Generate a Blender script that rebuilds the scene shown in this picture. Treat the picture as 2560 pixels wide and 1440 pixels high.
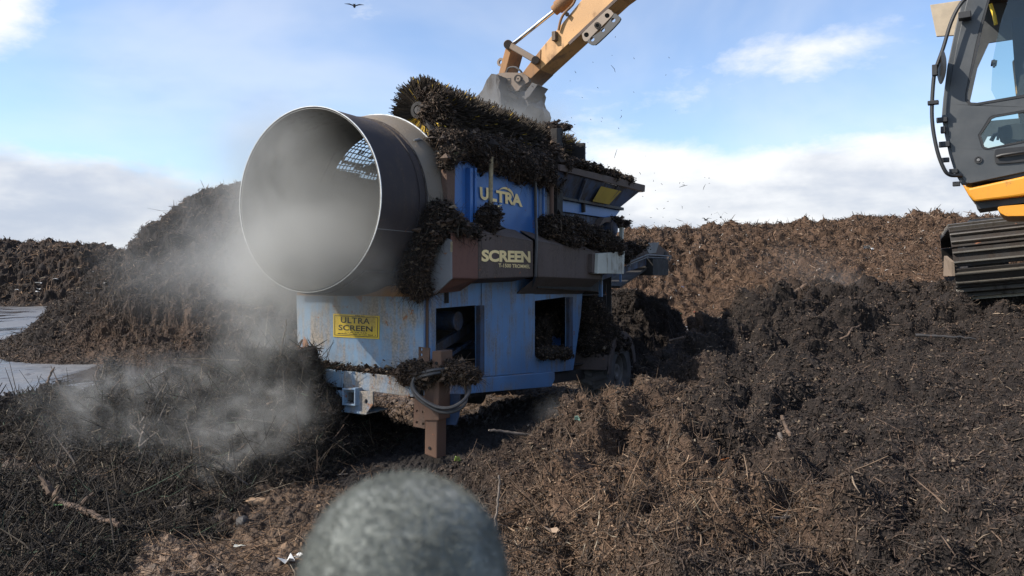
import bpy, math, random
import numpy as np
from mathutils import Vector, Matrix
from mathutils.geometry import tessellate_polygon

for _o in list(bpy.data.objects):
    bpy.data.objects.remove(_o)
SC = bpy.context.scene
COL = SC.collection
RNG = np.random.default_rng(7)
random.seed(7)
EYE = 1.5          # camera height above the yard
F = 1950.0         # focal length in photo pixels (photo is 2560 wide)
CX, HY = 1280.0, 700.0

# ------------------------------------------------------------------ camera
cam = bpy.data.cameras.new('camera')
cam.sensor_width = 36.0
cam.lens = 36.0 * F / 2560.0
cam.shift_y = -20.0 / 2560.0
cam.clip_start = 0.05
cam.clip_end = 5000.0
cam.dof.use_dof = True
cam.dof.focus_distance = 8.0
cam.dof.aperture_fstop = 12.0
cam_o = bpy.data.objects.new('camera', cam)
cam_o.location = (0, 0, EYE)
cam_o.rotation_euler = (math.radians(90), 0, 0)
COL.objects.link(cam_o)
SC.camera = cam_o

# ------------------------------------------------------------------ light
SUN_EL = math.radians(40)
SUN_AZ = math.radians(-103)          # from +Y towards +X: the sun stands to the left
sd = Vector((math.cos(SUN_EL) * math.sin(SUN_AZ), math.cos(SUN_EL) * math.cos(SUN_AZ), math.sin(SUN_EL)))
sun = bpy.data.lights.new('sun', 'SUN')
sun.energy = 5.0
sun.angle = math.radians(0.5)
sun.color = (1.0, 0.93, 0.83)
sun_o = bpy.data.objects.new('sun', sun)
sun_o.rotation_euler = sd.to_track_quat('Z', 'Y').to_euler()
sun_o.location = (-20, 5, 30)
COL.objects.link(sun_o)

SC.view_settings.view_transform = 'Standard'
SC.view_settings.look = 'None'
SC.view_settings.gamma = 1.0
SC.view_settings.exposure = 0.55
SC.cycles.volume_bounces = 2
SC.cycles.max_bounces = 6
SC.cycles.diffuse_bounces = 2
SC.cycles.transparent_max_bounces = 12
SC.cycles.volume_step_rate = 1.0
SC.cycles.volume_max_steps = 256

world = bpy.data.worlds.new('World')
SC.world = world
world.use_nodes = True


class NT:
    """small helper for node trees"""
    def __init__(s, tree):
        s.t = tree
        s.t.nodes.clear()

    def n(s, typ, **kw):
        nd = s.t.nodes.new(typ)
        for k, v in kw.items():
            setattr(nd, k, v)
        return nd

    def link(s, a, b):
        s.t.links.new(a, b)

    def put(s, sock, v):
        if hasattr(v, 'is_output') or hasattr(v, 'links'):
            s.link(v, sock)
        else:
            sock.default_value = v

    def m(s, op, a, b=0.0, c=0.0, clamp=False):
        nd = s.n('ShaderNodeMath', operation=op)
        nd.use_clamp = clamp
        s.put(nd.inputs[0], a)
        if op not in ('ABSOLUTE', 'SINE', 'COSINE', 'EXPONENT', 'ARCSINE', 'SQRT'):
            s.put(nd.inputs[1], b)
        if op in ('MULTIPLY_ADD',):
            s.put(nd.inputs[2], c)
        return nd.outputs[0]

    def noise(s, vec, scale, detail=4, rough=0.55, dist=0.0, out='Fac'):
        nd = s.n('ShaderNodeTexNoise')
        if vec is not None:
            s.link(vec, nd.inputs['Vector'])
        nd.inputs['Scale'].default_value = scale
        nd.inputs['Detail'].default_value = detail
        nd.inputs['Roughness'].default_value = rough
        nd.inputs['Distortion'].default_value = dist
        return nd.outputs[out]

    def ramp(s, fac, stops, interp='LINEAR'):
        nd = s.n('ShaderNodeValToRGB')
        cr = nd.color_ramp
        cr.interpolation = interp
        while len(cr.elements) < len(stops):
            cr.elements.new(0.5)
        for e, (p, c) in zip(cr.elements, stops):
            e.position = p
            e.color = c if len(c) == 4 else (*c, 1)
        s.put(nd.inputs[0], fac)
        return nd.outputs['Color']

    def mr(s, v, a, b, c=0.0, d=1.0, smooth=True):
        nd = s.n('ShaderNodeMapRange')
        nd.interpolation_type = 'SMOOTHSTEP' if smooth else 'LINEAR'
        s.put(nd.inputs['Value'], v)
        nd.inputs['From Min'].default_value = a
        nd.inputs['From Max'].default_value = b
        nd.inputs['To Min'].default_value = c
        nd.inputs['To Max'].default_value = d
        return nd.outputs['Result']

    def mix(s, fac, a, b, mode='MIX'):
        nd = s.n('ShaderNodeMix', data_type='RGBA', blend_type=mode)
        s.put(nd.inputs[0], fac)
        for sock, v in ((nd.inputs[6], a), (nd.inputs[7], b)):
            if isinstance(v, tuple):
                sock.default_value = v if len(v) == 4 else (*v, 1)
            else:
                s.link(v, sock)
        return nd.outputs[2]

    def scale(s, vec, sc):
        nd = s.n('ShaderNodeVectorMath', operation='MULTIPLY')
        s.link(vec, nd.inputs[0])
        nd.inputs[1].default_value = sc
        return nd.outputs[0]


def build_world():
    T = NT(world.node_tree)
    out = T.n('ShaderNodeOutputWorld')
    sky = T.n('ShaderNodeTexSky', sky_type='NISHITA')
    sky.sun_disc = False
    sky.sun_elevation = SUN_EL
    sky.sun_rotation = SUN_AZ
    sky.altitude = 100
    sky.air_density = 1.0
    sky.dust_density = 0.35
    sky.ozone_density = 2.5
    bg1 = T.n('ShaderNodeBackground')
    hsv = T.n('ShaderNodeHueSaturation')
    hsv.inputs['Saturation'].default_value = 1.04
    hsv.inputs['Hue'].default_value = 0.505
    T.link(sky.outputs[0], hsv.inputs['Color'])
    T.link(hsv.outputs[0], bg1.inputs[0])
    bg1.inputs[1].default_value = 0.145
    co = T.n('ShaderNodeTexCoord').outputs['Generated']
    sep = T.n('ShaderNodeSeparateXYZ')
    T.link(co, sep.inputs[0])
    az = T.m('ARCTAN2', sep.outputs[0], sep.outputs[1])
    el = T.m('ARCSINE', sep.outputs[2])
    # domain-warped fractal noise, flattened in height as cloud layers are
    v = T.scale(co, (1.0, 1.0, 2.4))
    n1 = T.noise(v, 3.4, 8, 0.60, 0.35)
    n2 = T.noise(v, 10.0, 7, 0.62, 0.3)
    # cloud banks: azimuth, elevation, half widths (radians), weight
    banks = [(-0.66, 0.080, 0.26, 0.060, 0.50), (-0.52, 0.03, 0.26, 0.05, 0.5), (-0.60, 0.27, 0.055, 0.062, 0.36),
             (0.33, 0.115, 0.24, 0.050, 0.34), (0.24, 0.04, 0.46, 0.055, 0.46), (0.50, 0.09, 0.2, 0.06, 0.36), (0.16, 0.15, 0.05, 0.03, 0.16),
             (0.19, 0.315, 0.20, 0.06, 0.13), (0.37, 0.265, 0.12, 0.022, 0.11), (0.235, 0.225, 0.11, 0.03, 0.14), (0.52, 0.30, 0.12, 0.05, 0.10),
             (-0.42, 0.36, 0.20, 0.05, 0.14), (-0.30, 0.13, 0.2, 0.10, 0.08), (-2.2, 0.25, 0.8, 0.25, 0.25), (2.4, 0.3, 0.9, 0.25, 0.25)]
    acc = None
    for a0, e0, ra, re, w in banks:
        dx = T.m('MULTIPLY', T.m('SUBTRACT', az, a0), 1 / ra)
        dy = T.m('MULTIPLY', T.m('SUBTRACT', el, e0), 1 / re)
        d2 = T.m('ADD', T.m('MULTIPLY', dx, dx), T.m('MULTIPLY', dy, dy))
        g = T.m('MULTIPLY', T.m('EXPONENT', T.m('MULTIPLY', d2, -0.7)), w)
        acc = g if acc is None else T.m('ADD', acc, g)
    base = T.m('SUBTRACT', T.m('ADD', T.m('MULTIPLY', n1, 0.85), T.m('MULTIPLY', n2, 0.30)), 0.065)
    val = T.m('ADD', base, acc)
    dens = T.mr(val, 0.63, 0.93)
    # veil of thin high cloud
    veil = T.mr(T.noise(T.scale(co, (1.0, 1.0, 1.7)), 2.1, 5, 0.55, 0.4), 0.40, 0.72, 0.04, 0.38)
    dens = T.m('MAXIMUM', dens, veil)
    dens = T.m('MULTIPLY', dens, 0.96)
    sh = T.noise(T.scale(co, (1.0, 1.0, 3.2)), 4.6, 5, 0.5, 0.2)
    shade = T.m('ADD', T.m('ADD', T.m('MULTIPLY', sh, 0.9), T.m('MULTIPLY', n2, 0.35)), T.m('MULTIPLY', el, 1.5))
    ccol = T.ramp(T.mr(shade, 0.56, 0.98), [(0.0, (0.50, 0.56, 0.68)), (0.45, (0.72, 0.75, 0.81)), (1.0, (1.0, 1.0, 1.0))])
    bg2 = T.n('ShaderNodeBackground')
    T.link(ccol, bg2.inputs[0])
    bg2.inputs[1].default_value = 0.75
    mx = T.n('ShaderNodeMixShader')
    T.link(dens, mx.inputs[0])
    T.link(bg1.outputs[0], mx.inputs[1])
    T.link(bg2.outputs[0], mx.inputs[2])
    T.link(mx.outputs[0], out.inputs[0])


build_world()

# ------------------------------------------------------------------ frames of reference
C0 = np.array([-0.717, 6.5, 0.0])            # front right corner of the machine's lower body, on the yard
U = np.array([0.4695, 0.8829, 0.0])          # along the machine, away from the camera
N = np.array([0.8829, -0.4695, 0.0])         # out of its right side
Z = np.array([0.0, 0.0, 1.0])


def D(px, py, d):
    """world point seen at photo pixel (px, py) at distance d along the view"""
    return np.array([(px - CX) / F * d, d, EYE - (py - HY) / F * d])


def on_plane(px, py, p0, n):
    r = np.array([(px - CX) / F, 1.0, -(py - HY) / F])
    e = np.array([0, 0, EYE])
    t = np.dot(p0 - e, n) / np.dot(r, n)
    return e + r * t


def S(px, py, b=0.0):                         # on the machine's side plane, b metres proud of it
    return on_plane(px, py, C0 + N * b, N)


def FR(px, py, a=0.0):                        # on the machine's front plane, a metres behind it
    return on_plane(px, py, C0 + U * a, U)


def W(a, b, z):
    return C0 + U * a + N * b + Z * z


# ------------------------------------------------------------------ mesh building
def mesh_np(name, V, faces, smooth=False, cols=None, attrs=None):
    """faces: int array (n,3) or (n,4)"""
    me = bpy.data.meshes.new(name)
    V = np.asarray(V, dtype=np.float32)
    faces = np.asarray(faces, dtype=np.int32)
    k = faces.shape[1]
    me.vertices.add(len(V))
    me.vertices.foreach_set('co', V.ravel())
    me.loops.add(faces.size)
    me.loops.foreach_set('vertex_index', faces.ravel())
    me.polygons.add(len(faces))
    me.polygons.foreach_set('loop_start', np.arange(len(faces), dtype=np.int32) * k)
    me.update(calc_edges=True)
    me.validate()
    if cols is not None:
        at = me.color_attributes.new('tint', 'FLOAT_COLOR', 'POINT')
        c4 = np.ones((len(V), 4), dtype=np.float32)
        c4[:, :3] = cols
        at.data.foreach_set('color', c4.ravel())
    for k2, v2 in (attrs or {}).items():
        at = me.attributes.new(k2, 'FLOAT', 'POINT')
        at.data.foreach_set('value', np.asarray(v2, dtype=np.float32))
    (me.shade_smooth if smooth else me.shade_flat)()
    return me


def link(name, me, mat=None, parent=None):
    o = bpy.data.objects.new(name, me)
    COL.objects.link(o)
    if mat is not None:
        me.materials.append(mat)
    if parent is not None:
        o.parent = parent
        inv = WORLD[parent.name].inverted()
        me.transform(inv)
        WORLD[o.name] = WORLD[parent.name]
    else:
        WORLD[o.name] = Matrix.Identity(4)
    return o


WORLD = {}


def tag(o, label=None, cat=None, group=None, kind=None):
    if label: o['label'] = label
    if cat: o['category'] = cat
    if group: o['group'] = group
    if kind: o['kind'] = kind
    return o


def empty(name, loc, rz=0.0):
    o = bpy.data.objects.new(name, None)
    COL.objects.link(o)
    o.location = loc
    o.rotation_euler = (0, 0, rz)
    o.empty_display_size = 0.3
    WORLD[o.name] = Matrix.Translation(Vector(loc)) @ Matrix.Rotation(rz, 4, 'Z')
    return o


class MB:
    """collects shapes in world coordinates and links them as one mesh"""
    def __init__(s):
        s.v = []
        s.f = []
        s.marks = []

    def add(s, vs, fs):
        o = len(s.v)
        s.marks.append((o, len(s.f)))
        s.v += [tuple(map(float, p)) for p in vs]
        s.f += [tuple(i + o for i in f) for f in fs]
        return s

    def slab(s, pts, vec, holes=()):
        """polygon (world points) extruded by vec, with optional holes"""
        vec = np.asarray(vec, float)
        loops = [list(map(np.asarray, pts))] + [list(map(np.asarray, h)) for h in holes]
        flat = [p for l in loops for p in l]
        nv = len(flat)
        vs = flat + [p + vec for p in flat]
        fs = []
        if len(loops) == 1 and len(pts) <= 4:
            tris = [tuple(range(len(pts)))]
        else:
            tris = [tuple(t) for t in tessellate_polygon([[Vector(p) for p in l] for l in loops])]
        for t in tris:
            fs.append(tuple(t))
            fs.append(tuple(i + nv for i in reversed(t)))
        o = 0
        for l in loops:
            k = len(l)
            for i in range(k):
                j = (i + 1) % k
                fs.append((o + i, o + i + nv, o + j + nv, o + j))
            o += k
        return s.add(vs, fs)

    def box(s, c, ax, ay, az):
        """box about c with half-extent vectors"""
        c, ax, ay, az = map(np.asarray, (c, ax, ay, az))
        p = [c + i * ax + j * ay + k * az for i in (-1, 1) for j in (-1, 1) for k in (-1, 1)]
        return s.add(p, [(0, 1, 3, 2), (4, 6, 7, 5), (0, 4, 5, 1), (2, 3, 7, 6), (0, 2, 6, 4), (1, 5, 7, 3)])

    def bar(s, p0, p1, w, h, up=Z):
        """rectangular bar from p0 to p1, w wide across, h along up"""
        p0, p1 = np.asarray(p0, float), np.asarray(p1, float)
        d = p1 - p0
        L = np.linalg.norm(d)
        d = d / L
        side = np.cross(d, up)
        side /= np.linalg.norm(side)
        u2 = np.cross(side, d)
        return s.box((p0 + p1) / 2, d * L / 2, side * w / 2, u2 * h / 2)

    def tube(s, pts, r, seg=10, caps=True, closed=False):
        pts = [np.asarray(p, float) for p in pts]
        n = len(pts)
        rs = r if hasattr(r, '__len__') else [r] * n
        ref = None
        rings = []
        for i, p in enumerate(pts):
            a = pts[(i - 1) % n] if (i > 0 or closed) else pts[i]
            b = pts[(i + 1) % n] if (i < n - 1 or closed) else pts[i]
            t = b - a
            t = t / (np.linalg.norm(t) + 1e-9)
            if ref is None:
                ref = Z if abs(t[2]) < 0.9 else np.array([1.0, 0, 0])
            x = np.cross(ref, t)
            x /= (np.linalg.norm(x) + 1e-9)
            y = np.cross(t, x)
            ref = y
            rings.append([p + rs[i] * (math.cos(q) * x + math.sin(q) * y) for q in np.linspace(0, 2 * math.pi, seg, endpoint=False)])
        vs = [q for ring in rings for q in ring]
        fs = []
        for i in range(n if closed else n - 1):
            i2 = (i + 1) % n
            for j in range(seg):
                k = (j + 1) % seg
                fs.append((i * seg + j, i * seg + k, i2 * seg + k, i2 * seg + j))
        if caps and not closed:
            fs.append(tuple(reversed(range(seg))))
            fs.append(tuple((n - 1) * seg + j for j in range(seg)))
        return s.add(vs, fs)

    def lathe(s, o, axis, prof, seg=64, closed=True, arc=(0, 2 * math.pi)):
        """profile of (distance along axis, radius) spun about the axis"""
        o, axis = np.asarray(o, float), np.asarray(axis, float)
        axis = axis / np.linalg.norm(axis)
        x = np.cross(axis, Z)
        x /= np.linalg.norm(x)
        y = np.cross(x, axis)
        full = abs(arc[1] - arc[0] - 2 * math.pi) < 1e-6
        an = np.linspace(arc[0], arc[1], seg, endpoint=not full)
        vs = [o + axis * a + r * (math.cos(q) * x + math.sin(q) * y) for q in an for a, r in prof]
        k = len(prof)
        fs = []
        for i in range(seg if full else seg - 1):
            i2 = (i + 1) % seg
            for j in range(k if closed else k - 1):
                j2 = (j + 1) % k
                fs.append((i * k + j, i2 * k + j, i2 * k + j2, i * k + j2))
        if not full and closed:
            fs.append(tuple(range(k)))
            fs.append(tuple((seg - 1) * k + j for j in reversed(range(k))))
        return s.add(vs, fs)

    def build_each(s, name, mat, parent=None, bevel=0.0, smooth=False):
        """every added shape becomes an object of its own"""
        mk = s.marks + [(len(s.v), len(s.f))]
        out = []
        for (v0, f0), (v1, f1) in zip(mk[:-1], mk[1:]):
            m = MB()
            m.add(s.v[v0:v1], [tuple(i - v0 for i in f) for f in s.f[f0:f1]])
            out.append(m.build(name, mat, parent, bevel, smooth))
        return out

    def build(s, name, mat, parent=None, bevel=0.0, smooth=False):
        me = bpy.data.meshes.new(name)
        me.from_pydata(s.v, [], s.f)
        me.validate()
        o = link(name, me, mat, parent)
        import bmesh
        bm = bmesh.new()
        bm.from_mesh(me)
        bmesh.ops.recalc_face_normals(bm, faces=bm.faces)
        bm.to_mesh(me)
        bm.free()
        if smooth:
            me.shade_smooth()
            me.set_sharp_from_angle(angle=math.radians(35))
        else:
            me.shade_flat()
        if bevel > 0:
            b = o.modifiers.new('bevel', 'BEVEL')
            b.width = bevel
            b.segments = 2
            b.limit_method = 'ANGLE'
            b.angle_limit = math.radians(40)
        return o


# ------------------------------------------------------------------ numpy noise
_P = RNG.permutation(256).astype(np.int64)
_P = np.concatenate([_P, _P, _P])
_G = np.stack([np.cos(np.arange(256) * 2.39996), np.sin(np.arange(256) * 2.39996)], 1).astype(np.float32)


def pn(x, y, seed=0):
    """2-D gradient noise, about -1..1"""
    xi = np.floor(x).astype(np.int64)
    yi = np.floor(y).astype(np.int64)
    xf = (x - xi).astype(np.float32)
    yf = (y - yi).astype(np.float32)
    u = xf * xf * xf * (xf * (xf * 6 - 15) + 10)
    v = yf * yf * yf * (yf * (yf * 6 - 15) + 10)

    def g(ix, iy, fx, fy):
        h = _P[_P[(ix + seed * 17) & 255] + (iy & 255)]
        gg = _G[h]
        return gg[..., 0] * fx + gg[..., 1] * fy
    a = g(xi, yi, xf, yf)
    b = g(xi + 1, yi, xf - 1, yf)
    c = g(xi, yi + 1, xf, yf - 1)
    d = g(xi + 1, yi + 1, xf - 1, yf - 1)
    return ((a + (b - a) * u) + ((c + (d - c) * u) - (a + (b - a) * u)) * v) * 1.5


def fbm(x, y, wl, octs, gain=0.5, seed=0, billow=False):
    r = 0
    amp = 1.0
    for o in range(octs):
        n = pn(x / wl + 13.7 * o, y / wl - 7.3 * o, seed + o)
        if billow:
            n = np.abs(n) * 2 - 0.6
        r = r + n * amp
        amp *= gain
        wl *= 0.5
    return r


_G3 = RNG.normal(size=(256, 3))
_G3 = (_G3 / np.linalg.norm(_G3, axis=1, keepdims=True)).astype(np.float32)


def pn3(P, wl, seed=0):
    """3-D gradient noise, about -1..1"""
    q = (P / wl + seed * 3.7).astype(np.float32)
    i = np.floor(q).astype(np.int64)
    f = q - i
    u = f * f * f * (f * (f * 6 - 15) + 10)
    i &= 255
    r = 0
    for a in (0, 1):
        wa = u[:, 0] if a else 1 - u[:, 0]
        ha = _P[(i[:, 0] + a + seed * 17) & 255]
        for b in (0, 1):
            wb = wa * (u[:, 1] if b else 1 - u[:, 1])
            hb = _P[ha + ((i[:, 1] + b) & 255)]
            for c in (0, 1):
                w = wb * (u[:, 2] if c else 1 - u[:, 2])
                g = _G3[_P[hb + ((i[:, 2] + c) & 255)] & 255]
                r = r + w * (g[:, 0] * (f[:, 0] - a) + g[:, 1] * (f[:, 1] - b) + g[:, 2] * (f[:, 2] - c))
    return r * 1.6


def fbm3(P, wl, octs, gain=.5, seed=0, billow=False):
    r, amp = 0, 1.0
    for o in range(octs):
        n = pn3(P, wl, seed + o)
        if billow:
            n = np.abs(n) * 2 - .6
        r = r + n * amp
        amp *= gain
        wl *= .5
    return r
# ------------------------------------------------------------------ materials
def new_mat(name):
    m = bpy.data.materials.new(name)
    m.use_nodes = True
    T = NT(m.node_tree)
    out = T.n('ShaderNodeOutputMaterial')
    p = T.n('ShaderNodeBsdfPrincipled')
    T.link(p.outputs[0], out.inputs[0])
    return m, T, p, out


def bump(T, p, h, strength=0.4, dist=0.01):
    b = T.n('ShaderNodeBump')
    b.inputs['Strength'].default_value = strength
    b.inputs['Distance'].default_value = dist
    T.link(h, b.inputs['Height'])
    T.link(b.outputs[0], p.inputs['Normal'])


def metal_paint(name, base, dirt=(0.085, 0.06, 0.045), rust=(0.13, 0.055, 0.03), amount=0.5, rough=0.55, metallic=0.0, rustiness=0.5, spots=True, fade=None):
    """paint with mud film running down it, rust blooms and fine chips"""
    m, T, p, out = new_mat(name)
    co = T.n('ShaderNodeNewGeometry').outputs['Position']
    big = T.noise(co, 2.3, 6, 0.62, 0.3)
    streak = T.noise(T.scale(co, (9.0, 9.0, 0.9)), 1.6, 5, 0.6)
    fine = T.noise(co, 55.0, 4, 0.6)
    tone = T.noise(co, 1.1, 3, 0.5)
    col = T.mix(T.mr(tone, 0.3, 0.7), tuple(c * 0.8 for c in base), tuple(min(1, c * 1.15) for c in base))
    if fade:
        col = T.mix(T.mr(T.noise(T.scale(co, (3, 3, 1.5)), 1.3, 5, 0.6), 0.35, 0.62), col, fade)
    d = T.m('ADD', T.m('MULTIPLY', big, 0.65), T.m('MULTIPLY', streak, 0.45))
    dm = T.mr(d, 0.74 - amount * 0.42, 0.90 - amount * 0.34, 0, 0.93)
    dcol = T.mix(T.mr(fine, 0.35, 0.65), tuple(c * 0.75 for c in dirt), tuple(c * 1.35 for c in dirt))
    col = T.mix(dm, col, dcol)
    rn = T.noise(co, 6.5, 7, 0.68, 0.6)
    rm = T.mr(rn, 0.70 - rustiness * 0.14, 0.735 - rustiness * 0.12)
    rcol = T.mix(fine, rust, tuple(min(1, c * 2.1) for c in rust))
    col = T.mix(rm, col, rcol)
    if spots:
        sp = T.n('ShaderNodeTexVoronoi')
        T.link(co, sp.inputs['Vector'])
        sp.inputs['Scale'].default_value = 34
        sm = T.m('MULTIPLY', T.mr(sp.outputs['Distance'], 0.16, 0.08), T.mr(T.noise(co, 3.7, 3), 0.45, 0.6))
        col = T.mix(sm, col, tuple(c * 0.9 for c in dirt))
    T.link(col, p.inputs['Base Color'])
    p.inputs['Metallic'].default_value = metallic
    T.link(T.mr(T.m('MAXIMUM', dm, rm), 0, 1, rough, 0.93), p.inputs['Roughness'])
    h = T.m('ADD', T.m('MULTIPLY', fine, 0.4), T.m('ADD', T.m('MULTIPLY', dm, 0.6), rm))
    bump(T, p, h, 0.45, 0.004)
    return m


def compost_mat(name, dark, mid, wet=0.0):
    """loose organic matter: colour by patches of dryness and by grain"""
    m, T, p, out = new_mat(name)
    co = T.n('ShaderNodeNewGeometry').outputs['Position']
    at = T.n('ShaderNodeAttribute', attribute_name='dry')
    f1 = T.noise(co, 1.7, 5, 0.6, 0.3)
    f2 = T.noise(co, 26.0, 5, 0.65, 0.4)
    f3 = T.noise(co, 110.0, 3, 0.6)
    a = T.m('ADD', T.m('MULTIPLY', at.outputs['Fac'], 0.8), T.m('MULTIPLY', T.m('SUBTRACT', f1, 0.5), 1.3))
    col = T.mix(T.mr(a, 0.05, 0.75), dark, mid)
    k = T.mr(T.m('ADD', T.m('MULTIPLY', f2, 0.65), T.m('MULTIPLY', f3, 0.35)), 0.34, 0.66, 0.35, 1.9, False)
    mm = T.n('ShaderNodeVectorMath', operation='SCALE')
    T.link(col, mm.inputs[0])
    T.link(k, mm.inputs['Scale'])
    T.link(mm.outputs[0], p.inputs['Base Color'])
    p.inputs['Roughness'].default_value = 0.95 - wet * 0.3
    p.inputs['Specular IOR Level'].default_value = 0.25 + wet * 0.4
    h = T.m('ADD', f2, T.m('MULTIPLY', f3, 0.5))
    bump(T, p, h, 0.9, 0.03)
    return m


def tint_mat(name, rough=0.8):
    m, T, p, out = new_mat(name)
    at = T.n('ShaderNodeAttribute', attribute_name='tint')
    co = T.n('ShaderNodeNewGeometry').outputs['Position']
    k = T.mr(T.noise(co, 60, 2), 0.3, 0.7, 0.7, 1.3, False)
    mm = T.n('ShaderNodeVectorMath', operation='SCALE')
    T.link(at.outputs['Color'], mm.inputs[0])
    T.link(k, mm.inputs['Scale'])
    T.link(mm.outputs[0], p.inputs['Base Color'])
    p.inputs['Roughness'].default_value = rough
    p.inputs['Specular IOR Level'].default_value = 0.3
    return m


def plain(name, col, rough=0.6, metallic=0.0, var=0.25, sc=12.0, b=0.2):
    m, T, p, out = new_mat(name)
    co = T.n('ShaderNodeNewGeometry').outputs['Position']
    n = T.noise(co, sc, 5, 0.6)
    T.link(T.mix(T.mr(n, 0.3, 0.7), tuple(c * (1 - var) for c in col), tuple(min(1, c * (1 + var)) for c in col)), p.inputs['Base Color'])
    p.inputs['Metallic'].default_value = metallic
    T.link(T.mr(n, 0.3, 0.7, rough * 0.85, min(1, rough * 1.15)), p.inputs['Roughness'])
    if b:
        bump(T, p, T.noise(co, sc * 6, 3), b, 0.003)
    return m


M = {}
M['blue'] = metal_paint('blue_paint', (0.032, 0.120, 0.34), dirt=(0.10, 0.085, 0.08), amount=0.30, rough=0.5, rustiness=0.35)
M['blue_pale'] = metal_paint('faded_blue_paint', (0.19, 0.32, 0.46), dirt=(0.30, 0.245, 0.185), rust=(0.20, 0.10, 0.055), amount=0.70, rough=0.65, rustiness=0.7, fade=(0.22, 0.33, 0.46))
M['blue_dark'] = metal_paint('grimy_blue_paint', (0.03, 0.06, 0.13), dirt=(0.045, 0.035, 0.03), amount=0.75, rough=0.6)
M['blue_side'] = metal_paint('side_blue_paint', (0.10, 0.20, 0.37), dirt=(0.17, 0.15, 0.13), amount=0.60, rough=0.55, rustiness=0.2)
M['mudbox'] = metal_paint('mud_coated_steel', (0.09, 0.065, 0.055), dirt=(0.085, 0.062, 0.05), amount=0.7, rough=0.85)
M['redbox'] = metal_paint('rusty_red_steel', (0.13, 0.062, 0.045), dirt=(0.10, 0.055, 0.042), rust=(0.10, 0.04, 0.025), amount=0.45, rough=0.85)
M['greybox'] = metal_paint('grey_steel', (0.15, 0.15, 0.15), dirt=(0.09, 0.085, 0.08), rust=(0.15, 0.07, 0.035), amount=0.35, rough=0.6)
M['rust'] = metal_paint('rusty_brown_steel', (0.12, 0.066, 0.042), dirt=(0.11, 0.075, 0.055), rust=(0.14, 0.055, 0.03), amount=0.5, rough=0.8)
M['rust_orange'] = metal_paint('orange_rust', (0.30, 0.15, 0.05), dirt=(0.12, 0.08, 0.05), rust=(0.18, 0.07, 0.03), amount=0.4, rough=0.85)
M['drum_out'] = metal_paint('drum_outer_steel', (0.034, 0.026, 0.027), dirt=(0.060, 0.044, 0.034), rust=(0.07, 0.042, 0.03), amount=0.50, rough=0.78, metallic=0.0, rustiness=0.3)
M['drum_in'] = metal_paint('drum_inner_steel', (0.16, 0.155, 0.14), dirt=(0.12, 0.11, 0.095), amount=0.45, rough=0.5, rustiness=0.1)
M['collar'] = metal_paint('collar_steel', (0.150, 0.125, 0.095), dirt=(0.16, 0.125, 0.088), rust=(0.2, 0.14, 0.09), amount=0.5, rough=0.6, rustiness=0.2)
M['rim'] = plain('worn_bright_edge', (0.62, 0.62, 0.60), 0.4, 0.3, 0.15, 20, 0)
M['black'] = plain('black_gap', (0.012, 0.011, 0.010), 0.9, 0, 0.3)
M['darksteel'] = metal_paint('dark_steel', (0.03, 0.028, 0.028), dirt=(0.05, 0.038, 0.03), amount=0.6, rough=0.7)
M['letter'] = metal_paint('cream_letters', (0.86, 0.66, 0.31), dirt=(0.40, 0.29, 0.15), amount=0.25, rough=0.7, rustiness=0.3)
M['yellow'] = metal_paint('yellow_sticker', (0.72, 0.50, 0.035), dirt=(0.36, 0.26, 0.09), amount=0.46, rough=0.6, rustiness=0.0)
M['yellow_dull'] = metal_paint('dull_yellow_sticker', (0.42, 0.29, 0.04), dirt=(0.18, 0.12, 0.05), amount=0.45, rough=0.8, rustiness=0.1)
M['ink'] = metal_paint('worn_dark_print', (0.035, 0.035, 0.03), dirt=(0.55, 0.40, 0.05), amount=0.30, rough=0.7, rustiness=0.0, spots=False)
M['white_box'] = metal_paint('stained_white_paint', (0.50, 0.49, 0.42), dirt=(0.17, 0.14, 0.10), amount=0.5, rough=0.6, rustiness=0.2)
M['rubber'] = plain('tyre_rubber', (0.095, 0.084, 0.076), 0.75, 0, 0.35, 9, 0.5)
M['hose'] = plain('hose_rubber', (0.05, 0.047, 0.046), 0.5, 0, 0.3, 12, 0.2)
M['hub'] = metal_paint('wheel_hub', (0.20, 0.18, 0.16), dirt=(0.12, 0.09, 0.07), amount=0.6)
M['wood'] = plain('weathered_wood', (0.30, 0.24, 0.14), 0.8, 0, 0.4, 22, 0.5)
M['arm'] = metal_paint('tan_arm_paint', (0.47, 0.25, 0.085), dirt=(0.20, 0.12, 0.07), rust=(0.20, 0.10, 0.05), amount=0.42, rough=0.55, rustiness=0.2)
M['arm_dirty'] = metal_paint('muddy_arm_paint', (0.26, 0.13, 0.05), dirt=(0.13, 0.085, 0.055), rust=(0.12, 0.06, 0.03), amount=0.6, rough=0.8)
M['coupler'] = metal_paint('coupler_steel', (0.12, 0.085, 0.06), dirt=(0.13, 0.09, 0.06), amount=0.5, rough=0.6, metallic=0.2)
M['bucket'] = metal_paint('bucket_steel', (0.045, 0.043, 0.044), dirt=(0.055, 0.044, 0.036), amount=0.55, rough=0.6, metallic=0.2, rustiness=0.1)
M['chrome'] = plain('chrome_rod', (0.8, 0.8, 0.8), 0.15, 1.0, 0.05, 5, 0)
M['lug'] = metal_paint('lug_plate', (0.20, 0.15, 0.11), dirt=(0.12, 0.09, 0.06), amount=0.4)
M['cab'] = plain('grey_cab_paint', (0.048, 0.052, 0.055), 0.45, 0, 0.12, 5, 0.1)
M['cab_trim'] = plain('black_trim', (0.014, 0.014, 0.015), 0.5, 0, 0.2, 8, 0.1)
M['orange'] = metal_paint('orange_paint', (0.62, 0.26, 0.02), dirt=(0.22, 0.12, 0.05), amount=0.32, rough=0.4, rustiness=0.15)
M['visor'] = plain('beige_board', (0.38, 0.31, 0.22), 0.7, 0, 0.15, 6, 0.15)
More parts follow.
